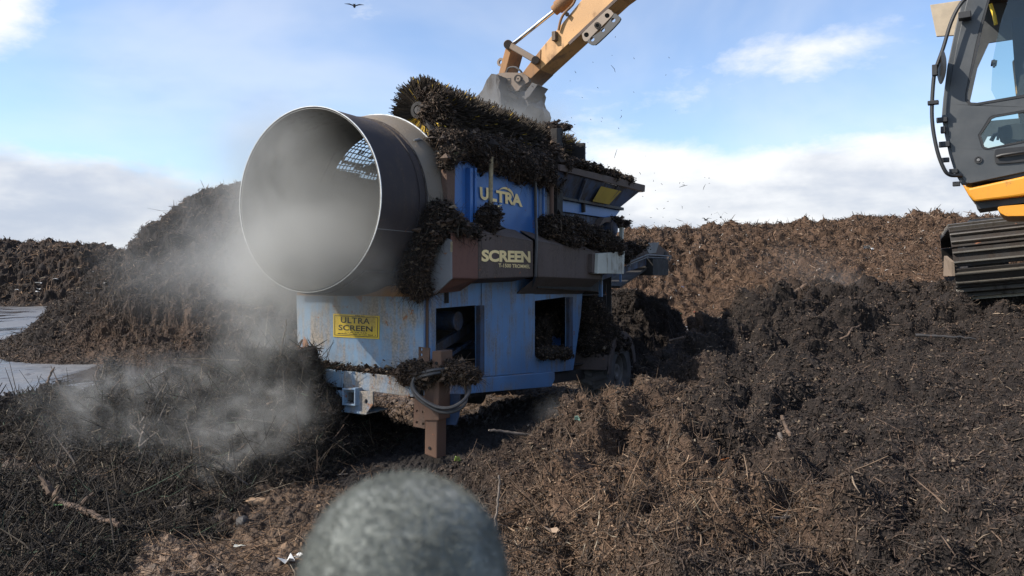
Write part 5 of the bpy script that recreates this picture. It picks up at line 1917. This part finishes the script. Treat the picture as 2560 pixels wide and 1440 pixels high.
clump('debris_clump', 'long dark ridge of roots piled on the rear side box',
      [sp(1360, 568, .12, 20, 26, .14), sp(1395, 572, .14, 24, 30, .15), sp(1435, 580, .16, 26, 30, .16), sp(1475, 594, .18, 24, 28, .16), sp(1505, 608, .2, 22, 28, .16), sp(1530, 618, .24, 18, 22, .14), sp(1420, 600, .2, 60, 14, .1)], 5200, (.05, .16), 0, hang=.25)
clump('debris_clump', 'crumbled soil lying along the top edge of the hopper',
      [sp(1420, 408, .2, 26, 12, .1), sp(1450, 414, .2, 28, 10, .1), sp(1490, 425, .2, 30, 11, .1), sp(1525, 437, .2, 28, 11, .1), sp(1562, 450, .2, 30, 9, .1), sp(1402, 412, .2, 20, 22, .1)], 1500, (.03, .10), 3)
clump('debris_clump', 'rusty brown crust of soil on the motor cover behind the hopper',
      [sp(1530, 553, .10, 20, 9, .14), sp(1555, 558, .10, 12, 8, .12)], 260, (.03, .08), 0)
clump('debris_clump', 'domed brown pile of fibre on the mudguard above the tyre',
      [sp(1478, 778, .05, 16, 34, .18), sp(1490, 820, .06, 28, 50, .22), sp(1508, 846, .08, 28, 36, .24), sp(1478, 862, .04, 26, 32, .22), sp(1532, 856, .1, 20, 20, .2)], 4200, (.05, .14), 0)
clump('debris_clump', 'ledge of earth and fibre below the rear window opening',
      [sp(1355, 884, .02, 24, 11, .08), sp(1384, 881, .02, 26, 11, .08), sp(1410, 884, .02, 18, 12, .08)], 900, (.04, .12), 0)
clump('debris_clump', 'brown tuft of straw and roots caught round the jack leg',
      [(FR(1032, 930, -.14), (.08, .10, .07)), (FR(1062, 936, -.16), (.08, .10, .08)), (FR(1130, 930, -.10), (.08, .14, .07)), (FR(1165, 938, -.04), (.07, .10, .05)), (FR(1010, 935, -.12), (.05, .06, .04))], 3600, (.05, .16), 1, hang=.5)
clump('debris_clump', 'thin line of brown soil lying on the ledge of the front beam',
      [(FR(x, 911 + (x - 750) * .085, -.05), (.045, .11, .008 + .006 * ((i * 7) % 3))) for i, x in enumerate(range(758, 1010, 18))], 500, (.02, .05), 1)
clump('debris_clump', 'dark crumbled soil on the tail conveyor skirt',
      [sp(1575, 624, .02, 20, 18, .14), sp(1596, 613, .0, 20, 12, .14), sp(1556, 640, .05, 18, 18, .12)], 700, (.03, .10), 3)
clump('debris_clump', 'matted compost lodged inside the rear window opening',
      [sp(1352, 845, -.30, 24, 50, .14), sp(1378, 815, -.32, 34, 36, .14), sp(1396, 800, -.34, 30, 34, .14)], 900, (.04, .12), 3)
clump('debris_clump', 'thin crust of soil capping the brush roller frame',
      [sp(1385, 330, .04, 7, 26, .08), sp(1376, 322, -.12, 14, 12, .24), sp(1360, 322, -.3, 14, 12, .24), sp(1388, 366, .06, 8, 40, .08)], 500, (.03, .08), 3)

# ------------------------------------------------------------------ branches, litter, leaves


def stick(name, label, cat, pts, r0, r1, mat, twigs=(), group=None):
    P = [np.asarray(p, float) for p in pts]
    P2 = [2 * P[0] - P[1]] + P + [2 * P[-1] - P[-2]]
    out = []
    for i in range(1, len(P2) - 2):
        for t in np.linspace(0, 1, 6, endpoint=False):
            a, b, c, d_ = P2[i - 1], P2[i], P2[i + 1], P2[i + 2]
            out.append(.5 * ((2 * b) + (c - a) * t + (2 * a - 5 * b + 4 * c - d_) * t * t + (3 * b - a - 3 * c + d_) * t ** 3))
    out.append(P2[-2])
    n_ = len(out)
    rs = [(r0 + (r1 - r0) * i / (n_ - 1)) * random.uniform(.82, 1.18) for i in range(n_)]
    out = [p + np.array([random.gauss(0, r0 * .25) for _ in range(3)]) for p in out]
    mb = MB().tube(out, rs, 8)
    for base_t, d_, L_ in twigs:
        b = out[int(base_t * (n_ - 1))]
        d_ = np.asarray(d_, float)
        mb.tube([b, b + d_ * L_ * .5 + Z * .01, b + d_ * L_], [r1 * .9, r1 * .7, r1 * .35], 6)
    o = mb.build(name, mat, None, smooth=True)
    tag(o, label, cat, group)
    return o


stick('fallen_branch', 'thick forked pale branch lying across the lower left heap', 'branch',
      [D(112, 1212, 4.85), D(135, 1235, 4.82), D(160, 1258, 4.78), D(195, 1272, 4.70), D(240, 1290, 4.62), D(300, 1312, 4.5)], .028, .016, M['bark'],
      [(.1, (-.5, .1, .5), .14), (.25, (.3, -.2, .7), .10), (.6, (.4, .3, .5), .16)])
stick('upright_twig', 'thin grey twig standing upright beside the microphone windscreen', 'twig',
      [D(1236, 1328, 3.95), D(1241, 1290, 3.95), D(1247, 1230, 3.97), D(1249, 1186, 3.98)], .0075, .0055, M['twig'])
stick('stick', 'pale stick poking left from the brown slope towards the jack leg', 'stick',
      [D(1222, 1076, 5.9), D(1262, 1079, 5.95), D(1310, 1086, 6.0), D(1335, 1088, 6.05)], .008, .012, M['twig'])
stick('stick', 'reddish stick poking out left of the slope in front of the black fines heap', 'stick',
      [D(1672, 852, 8.3), D(1700, 846, 8.35), D(1745, 838, 8.4)], .011, .014, M['bark'])
stick('stick', 'long dark grey stick slanting down the middle of the foreground slope', 'stick',
      [D(1948, 1085, 4.75), D(1972, 1130, 4.6), D(2005, 1165, 4.45), D(2018, 1185, 4.4)], .011, .007, M['twig'])
stick('stick', 'short thick stub of wood upright above the long grey stick on the slope', 'stick',
      [D(1956, 1042, 4.95), D(1964, 1066, 4.9), D(1976, 1088, 4.8)], .013, .010, M['bark'])
stick('stick', 'brown stick pointing down at the lower middle of the foreground slope', 'stick',
      [D(1848, 1248, 3.95), D(1858, 1290, 3.85), D(1875, 1325, 3.78)], .011, .008, M['bark'])
stick('stick', 'grey forked stick lying level at the bottom of the foreground slope', 'stick',
      [D(1885, 1302, 3.72), D(1930, 1296, 3.7), D(1975, 1292, 3.7), D(2000, 1284, 3.72)], .008, .006, M['twig'], [(.6, (.5, .3, .5), .07)])
stick('stick', 'dark split timber lying at the right edge of the slope', 'stick',
      [D(2290, 838, 7.7), D(2360, 842, 7.6), D(2440, 846, 7.5)], .016, .009, M['darksteel'])
stick('stick', 'thick stake leaning in the dark hump at the top of the slope', 'stick',
      [D(1976, 738, 9.0), D(1996, 726, 9.05), D(2016, 712, 9.1)], .03, .02, M['bark'])
stick('stick', 'curved dark root arching on the slope left of the deep hollow', 'stick',
      [D(2100, 848, 7.6), D(2118, 840, 7.62), D(2130, 822, 7.7), D(2150, 815, 7.8)], .012, .009, M['bark'])
stick('stick', 'short root stump standing in the middle of the steaming heap', 'root',
      [D(350, 1145, 6.15), D(352, 1110, 6.2), D(358, 1078, 6.2), D(364, 1062, 6.2)], .018, .008, M['twig'], [(.3, (.7, .1, .6), .2), (.5, (-.6, .1, .6), .18)])
stick('stick', 'dry curled twig rising from the left crest of the steaming heap', 'root',
      [D(120, 958, 7.45), D(123, 945, 7.45), D(128, 930, 7.45), D(136, 918, 7.45)], .012, .006, M['bark'], [(.6, (.6, .0, .6), .08)])
stick('stick', 'bent twig standing above the crest of the steaming heap', 'root',
      [D(244, 952, 7.4), D(240, 935, 7.4), D(247, 918, 7.4), D(238, 905, 7.4)], .012, .006, M['bark'])
stick('stick', 'forked pale root reaching up beside the faded front plate', 'root',
      [D(700, 900, 6.6), D(704, 870, 6.6), D(712, 830, 6.6), D(716, 798, 6.6)], .010, .004, M['twig'], [(.3, (-.6, .1, .8), .22)])
stick('stick', 'dark root sprouting against the lower corner of the front plate', 'root',
      [D(735, 905, 6.62), D(742, 880, 6.62), D(750, 862, 6.62), D(757, 848, 6.62)], .012, .005, M['bark'], [(.5, (-.6, .1, .4), .10)])
stick('stick', 'broken grey branch half buried at the toe of the steaming heap', 'stick',
      [D(412, 1275, 5.1), D(450, 1268, 5.12), D(495, 1258, 5.15)], .018, .012, M['twig'], [(.5, (.4, .2, .5), .1)])
stick('stick', 'pale snapped branch lying in the steam on the middle heap', 'stick',
      [D(500, 1005, 6.5), D(520, 996, 6.52), D(540, 990, 6.55)], .022, .016, M['twig'])

# crowd of smaller roots sticking out of the stringy heap, one by one
rr_ = random.Random(21)
kinds = []
for i in range(46):
    px, py = rr_.uniform(10, 860), rr_.uniform(955, 1215)
    # walk the ray until it meets the ground
    r = np.array([(px - CX) / F, 1.0, -(py - HY) / F])
    hit = None
    for t in np.arange(4.0, 9.5, .03):
        p = np.array([0, 0, EYE]) + r * t
        if top_z(p[0], p[1]) >= p[2]:
            hit = p
            break
    if hit is None or hit[1] < 4.9:
        continue
    kinds.append(hit)
for i, p in enumerate(kinds):
    d_ = np.array([rr_.uniform(-1, 1), rr_.uniform(-.7, .3), rr_.uniform(.15, 1.1)])
    d_ /= np.linalg.norm(d_)
    L_ = rr_.uniform(.10, .30)
    b_ = np.array([rr_.uniform(-.3, .3) for _ in range(3)]) * L_
    mb = MB().tube([p - d_ * .05, p + d_ * L_ * .5 + b_ * .5, p + d_ * L_ + b_], [rr_.uniform(.006, .013), .006, .003], 6)
    e = p + d_ * L_ * .5 + b_ * .5
    mb.tube([e, e + np.array([rr_.uniform(-1, 1), rr_.uniform(-1, 1), rr_.uniform(0, 1)]) * L_ * .35], [.004, .002], 5)
    o = mb.build('root', M['twig'] if i % 3 else M['bark'], None, smooth=True)
    tag(o, 'forked bare root sticking out of the steaming stringy heap', 'root', 'roots in the steaming heap')


def scrap(name, label, cat, c, size, mat, n_=7, seed=1, group=None, flat=.5):
    """crumpled sheet: folded irregular fan with thickness"""
    r_ = random.Random(seed)
    c = np.asarray(c, float)
    mb = MB()
    pts = []
    for k in range(n_):
        q = 2 * math.pi * k / n_ + r_.uniform(-.3, .3)
        rad_ = size * r_.uniform(.45, 1.1)
        pts.append(c + np.array([math.cos(q) * rad_, math.sin(q) * rad_ * .8, r_.uniform(-.2, .9) * size * flat + .01]))
    top = c + Z * size * r_.uniform(.15, .5)
    vs = pts + [top] + [p - Z * .003 for p in pts] + [top - Z * .004]
    fs = []
    for k in range(n_):
        j = (k + 1) % n_
        fs += [(k, j, n_), (j + n_ + 1, k + n_ + 1, 2 * n_ + 1), (k, k + n_ + 1, j + n_ + 1, j)]
    mb.add(vs, fs)
    o = mb.build(name, mat)
    tag(o, label, cat, group)
    return o


def ground_hit(px, py, t0=2.0, t1=40.0):
    r = np.array([(px - CX) / F, 1.0, -(py - HY) / F])
    t = t0
    while t < t1:
        p = np.array([0, 0, EYE]) + r * t
        if top_z(p[0], p[1]) >= p[2]:
            return p
        t += .004 * t
    return np.array([0, 0, EYE]) + r * t0


scrap('paper_scrap', 'crumpled white paper torn in folds at the bottom edge left of the microphone', 'litter', ground_hit(722, 1412), .062, M['litter'], 9, 4, flat=.9)
scrap('paper_scrap', 'small curl of white paper just right of the larger crumpled one', 'litter', ground_hit(744, 1398), .03, M['litter'], 7, 5, flat=.8)
scrap('paper_scrap', 'grey torn paper strip on the brown soil above the crumpled paper', 'litter', ground_hit(596, 1372), .04, M['white_box'], 7, 6)
scrap('plastic_scrap', 'largest white plastic scrap on the far brown bank left of the track', 'litter', ground_hit(2175, 628), .26, M['litter'], 9, 7, flat=.8)
scrap('plastic_scrap', 'white plastic scrap low on the far bank above the black fines heap', 'litter', ground_hit(1684, 735), .16, M['litter'], 8, 8, flat=1.2)
scrap('plastic_scrap', 'tiny blue plastic scrap low on the far bank', 'litter', ground_hit(1706, 718), .09, plain('blue_plastic', (.05, .2, .5), .5), 6, 9)
scrap('plastic_scrap', 'tiny green plastic scrap at the foot of the far bank', 'litter', ground_hit(1702, 786), .09, plain('green_plastic', (.05, .35, .2), .5), 6, 10)
scrap('plastic_scrap', 'tiny red plastic scrap at the foot of the far bank', 'litter', ground_hit(1738, 781), .07, plain('red_plastic', (.45, .05, .04), .5), 6, 12)
rl = random.Random(8)
for i in range(60):
    px, py = rl.uniform(1590, 2340), rl.uniform(585, 760)
    p = ground_hit(px, py, 12)
    if p[1] > 15:
        scrap('plastic_fleck', 'pale fleck of plastic scattered on the far brown bank', 'litter', p, rl.uniform(.025, .07), M['litter'], 6, 100 + i, 'flecks of litter on the far bank')
for i in range(9):
    px, py = rl.uniform(5, 320), rl.uniform(660, 740)
    p = ground_hit(px, py, 12)
    scrap('plastic_fleck', 'pale fleck of litter on the low left bank', 'litter', p, rl.uniform(.03, .06), M['litter'], 6, 300 + i, 'flecks of litter on the left bank')
scrap('leaf', 'bright green leaf on the lower left heap beside the pale branch', 'leaf', ground_hit(145, 1278) + Z * .02, .045, M['leaf'], 8, 13)
scrap('leaf', 'dull green leaf in the dark hollow below the steaming heap', 'leaf', ground_hit(450, 1208) + Z * .02, .04, plain('dull_leaf', (.10, .13, .08), .6), 8, 14, flat=1.2)
scrap('leaf', 'yellow green leaf on the dark soil right of the jack leg', 'leaf', ground_hit(1143, 1162) + Z * .02, .035, M['leaf_pale'], 7, 15, flat=1.2)
scrap('leaf', 'pale green scrap of leaf on the crest of the brown slope', 'leaf', ground_hit(1444, 1056) + Z * .01, .04, plain('mint_leaf', (.25, .38, .30), .6), 7, 16, flat=1.0)
scrap('orange_peel', 'small orange flake of bark on the middle of the slope', 'bark flake', ground_hit(1812, 1158) + Z * .01, .03, plain('orange_bark', (.45, .16, .05), .7), 6, 17)
scrap('bark_flake', 'pale split bark flake on the lower brown slope', 'bark flake', ground_hit(1378, 1338) + Z * .01, .05, plain('pale_bark', (.42, .30, .20), .7), 7, 18, flat=.9)


def stone(name, label, cat, c, s3, mat, seed):
    bm = bmesh.new()
    bmesh.ops.create_icosphere(bm, subdivisions=3, radius=1)
    P = np.array([v.co[:] for v in bm.verts])
    f = [tuple(v.index for v in fc.verts) for fc in bm.faces]
    bm.free()
    k = 1 + .22 * pn(P[:, 0] * 1.3 + seed, P[:, 1] * 1.3 + P[:, 2], 3) + .08 * pn(P[:, 0] * 4 + P[:, 2] + seed, P[:, 1] * 4, 5)
    P = P * k[:, None] * np.array(s3) + np.asarray(c)
    o = MB().add(P, f).build(name, mat, None, smooth=True)
    tag(o, label, cat)
    return o


stone('wood_block', 'rounded tan block of wood on the soil at the toe of the steaming heap', 'wood block', ground_hit(642, 1262) + Z * .02, (.085, .045, .030), M['block'], 3)
stone('stone', 'black clod with a hollow face on the soil below the tan block', 'stone', ground_hit(607, 1312) + Z * .01, (.045, .04, .045), M['darksteel'], 5)
stone('stone', 'small cream pebble right of the tan block', 'stone', ground_hit(797, 1268) + Z * .005, (.018, .014, .012), M['block'], 6)

# ------------------------------------------------------------------ birds and flying bits


def bird(label, c, span, wing_up, heading):
    c = np.asarray(c, float)
    h = np.array([math.cos(heading), math.sin(heading), .1])
    w_ = np.cross(h, Z)
    w_ /= np.linalg.norm(w_)
    mb = MB()
    mb.tube([c - h * span * .30, c - h * span * .18, c, c + h * span * .16, c + h * span * .24, c + h * span * .30], [.012 * span, .05 * span, .075 * span, .06 * span, .045 * span, .006 * span], 8)
    o = mb.build('bird', M['bird'], None, smooth=True)
    tag(o, label, 'bird')
    for s_ in (-1, 1):
        e = c + w_ * s_ * span * .25 + Z * span * wing_up * .8
        t_ = c + w_ * s_ * span * .5 + Z * span * wing_up * .5 - h * span * .12
        mb = MB().slab([c + h * span * .10, e + h * span * .12, t_, e - h * span * .10, c - h * span * .10], Z * span * .012)
        mb.build('wing', M['bird'], o)
    mb = MB().slab([c - h * span * .22 + w_ * span * .03, c - h * span * .40 + w_ * span * .08, c - h * span * .40 - w_ * span * .08, c - h * span * .22 - w_ * span * .03], Z * span * .01)
    mb.build('tail', M['bird'], o)
    return o


bird('dark bird gliding in the sky at the very top left of the machine', D(886, 15, 22), .55, .10, 1.75)
bird('dark bird flying low above the far bank, left of another bird', D(1765, 550, 28), .42, .22, 1.9)
bird('dark bird banking with raised wing above the far bank skyline', D(1802, 543, 28), .46, .5, 1.3)
rl = random.Random(31)
for i in range(70):
    if i < 34:
        px, py = 1450 + rl.gauss(0, 110), 300 + rl.gauss(0, 90)
    else:
        px, py = rl.uniform(1570, 1800), rl.uniform(430, 560)
    if i > 60:
        px, py = rl.uniform(1380, 1700), rl.uniform(60, 300)
    c = D(px, py, rl.uniform(8.5, 11))
    d_ = np.array([rl.uniform(-1, 1), rl.uniform(-1, 1), rl.uniform(-1, 1)])
    big = rl.random() < .12
    L_ = rl.uniform(.03, .06) if big else rl.uniform(.006, .016)
    mb = MB().tube([c - d_ * L_, c + np.array([rl.uniform(-.4, .4) * L_ for _ in range(3)]), c + d_ * L_], [.0015, .0035, .0015], 5)
    o = mb.build('flying_fragment', M['bird'], None)
    tag(o, 'dark fragment of compost flying through the air beside the hopper', 'flying fragment', 'fragments flung from the bucket')

# ------------------------------------------------------------------ microphone windscreen
WC = D(1010, 1447, .30)
WRd = .0383
wsr = empty('microphone_windscreen', tuple(WC - Z * .05))
tag(wsr, 'fuzzy grey green fur windscreen of a microphone held at the bottom edge', 'microphone windscreen')
bm = bmesh.new()
bmesh.ops.create_icosphere(bm, subdivisions=5, radius=1)
P = np.array([v.co[:] for v in bm.verts])
f = [tuple(v.index for v in fc.verts) for fc in bm.faces]
bm.free()
k = 1 + .012 * pn(P[:, 0] * 3 + P[:, 2], P[:, 1] * 3 - P[:, 2], 3)
m_, T_, p_, out_ = new_mat('fur_fabric')
co_ = T_.n('ShaderNodeNewGeometry').outputs['Position']
nn1 = T_.noise(co_, 55, 4, 0.6)
nn2 = T_.noise(co_, 260, 3, 0.6)
T_.link(T_.mix(T_.mr(T_.m('ADD', T_.m('MULTIPLY', nn1, .45), T_.m('MULTIPLY', nn2, .55)), .40, .60), (0.155, .166, .150), (.18, .19, .172)), p_.inputs['Base Color'])
p_.inputs['Roughness'].default_value = 1.0
p_.inputs['Specular IOR Level'].default_value = .1
p_.inputs['Sheen Weight'].default_value = .5
bump(T_, p_, nn2, .25, .0015)
M['fur'] = m_
fb = MB().add(P * (k * WRd)[:, None] + WC, f).build('fur_cover', m_, wsr, smooth=True)
n = 26000
q = RNG.choice(len(P), n)
nr_ = P[q] + RNG.normal(size=(n, 3)) * .03
nr_ /= np.linalg.norm(nr_, axis=1, keepdims=True)
L = RNG.uniform(.0022, .0042, n)
cl_ = np.array([.180, .192, .172]) * RNG.uniform(.8, 1.15, (n, 1)) * (1 + .05 * fbm(nr_[:, 0] * 2 + nr_[:, 2], nr_[:, 1] * 2 - nr_[:, 2], .35, 3, .6, 8)[:, None])
V, Fq, cc = fibres(nr_ * WRd + WC, nr_, L, np.full(n, .00022), np.clip(cl_, .04, .8), lift=1.6, curl=.5, steps=2)
fz = link('fur_pile', mesh_np('fur_pile', V, Fq, True, cc), M['fibre'], fb)
fz['kind'] = 'stuff'
MB().tube([WC - Z * .035, WC - Z * .16], .011, 20).build('microphone_stem', M['cab_trim'], wsr, smooth=True)
# ------------------------------------------------------------------ steam
def steam(label, blobs, lo, hi, dens, nscale=1.6, n0=.38, n1=.66, seed=0.0, ndist=.9, col=(.66, .66, .635)):
    """closed box of drifting vapour; density falls off round each puff and is torn by noise.
    blobs: (centre, (rx, ry, rz), weight)"""
    lo, hi = np.array(lo, float), np.array(hi, float)
    c, h = (lo + hi) / 2, (hi - lo) / 2
    o = MB().box(c, [h[0], 0, 0], [0, h[1], 0], [0, 0, h[2]]).build('steam', None)
    m = bpy.data.materials.new('steam_vapour')
    m.use_nodes = True
    T = NT(m.node_tree)
    out = T.n('ShaderNodeOutputMaterial')
    pv = T.n('ShaderNodeVolumePrincipled')
    T.link(pv.outputs[0], out.inputs['Volume'])
    pv.inputs['Color'].default_value = (*col, 1)
    pv.inputs['Anisotropy'].default_value = .25
    co = T.n('ShaderNodeNewGeometry').outputs['Position']
    acc = None
    for ce, r, w in blobs:
        mp = T.n('ShaderNodeVectorMath', operation='MULTIPLY_ADD')
        T.link(co, mp.inputs[0])
        mp.inputs[1].default_value = tuple(1 / float(k) for k in r)
        mp.inputs[2].default_value = tuple(-float(a) / float(k) for a, k in zip(ce, r))
        d = T.n('ShaderNodeVectorMath', operation='DOT_PRODUCT')
        T.link(mp.outputs[0], d.inputs[0])
        T.link(mp.outputs[0], d.inputs[1])
        g = T.m('MULTIPLY', T.m('POWER', T.m('SUBTRACT', 1.0, T.m('MULTIPLY', d.outputs['Value'], .30), clamp=True), 3.0), w)
        acc = g if acc is None else T.m('ADD', acc, g)
    of = T.n('ShaderNodeVectorMath', operation='ADD')
    T.link(co, of.inputs[0])
    of.inputs[1].default_value = (seed, seed * .7, -seed)
    n = T.noise(of.outputs[0], nscale, 5, .6, ndist)
    f = T.mr(n, n0, n1, 0.04, 1.0)
    T.link(T.m('MULTIPLY', T.m('MULTIPLY', acc, f), dens), pv.inputs['Density'])
    o.data.materials.append(m)
    tag(o, label, 'steam', kind='stuff')
    return o


steam('thick grey steam filling the drum mouth and drifting down its left side', [
    (W(-.15, -.84, 1.85), (.60, .66, .55), 1.75), (W(.35, -.80, 1.95), (.5, .6, .5), 1.0), (D(690, 630, 6.0), (.38, .4, .34), 1.3), (D(665, 690, 6.1), (.30, .4, .30), .8),
    (D(800, 620, 6.1), (.42, .35, .30), 1.5), (D(700, 400, 6.4), (.46, .4, .38), 1.2), (W(.1, -.6, 2.35), (.5, .5, .3), .5), (D(630, 520, 6.4), (.28, .4, .36), .45)],
    (-2.75, 4.9, .9), (-.1, 8.3, 3.1), 1.5, 1.3, .20, .60)
steam('thin steam trailing from the drum down over the tall dark heap', [
    (D(620, 700, 6.6), (.42, .5, .34), .9), (D(665, 800, 6.6), (.34, .4, .30), .8), (D(540, 600, 7.2), (.8, .6, .5), .42), (D(470, 680, 7.4), (.7, .5, .42), .30),
    (D(640, 880, 6.5), (.34, .4, .22), .6), (D(930, 700, 6.1), (.22, .25, .2), 1.0), (D(590, 330, 6.6), (.6, .5, .5), .10)],
    (-4.3, 5.4, .5), (-.9, 8.6, 3.6), 1.1, 2.2, .36, .62, 3.1)
steam('wisps of steam creeping over the stringy heap', [
    (D(250, 985, 6.9), (.50, .5, .26), 1.0), (D(225, 1075, 6.5), (.32, .4, .22), 1.1), (D(400, 950, 7.0), (.6, .5, .22), .8), (D(450, 1070, 6.1), (.42, .4, .20), 1.2), (D(585, 1105, 5.75), (.36, .35, .22), 1.7),
    (D(640, 1010, 6.0), (.42, .4, .32), 1.3), (D(725, 1050, 5.9), (.20, .3, .26), 1.2), (D(545, 1165, 5.5), (.12, .2, .14), 1.2), (D(520, 960, 6.7), (.5, .4, .22), .9), (D(680, 900, 6.1), (.30, .4, .3), .8)],
    (-4.8, 4.7, .05), (-1.2, 8.2, 1.45), 1.0, 3.4, .44, .70, 7.7, 1.3)
steam('faint dusty steam round the bucket above the brush roller', [
    (D(1270, 285, 9.2), (.6, .6, .30), .8), (D(1340, 320, 9.4), (.45, .6, .28), .9), (D(1230, 250, 9.2), (.4, .5, .3), .4)],
    (-1.1, 7.9, 2.7), (1.1, 10.6, 4.3), .55, 1.8, .30, .62, 11.0)
steam('small puff of steam on the crest of the brown slope', [
    (D(1420, 1030, 6.1), (.20, .25, .12), 1.6)], (.0, 5.4, .1), (.95, 6.8, .95), 1.0, 4.0, .40, .62, 15.0)
steam('small puff of steam rising behind the hump at the top of the slope', [
    (D(2075, 700, 9.6), (.30, .3, .18), 1.2), (D(2000, 660, 10), (.5, .4, .25), .3)], (2.8, 8.9, 1.1), (5.0, 10.8, 2.3), .5, 3.0, .40, .62, 19.0)
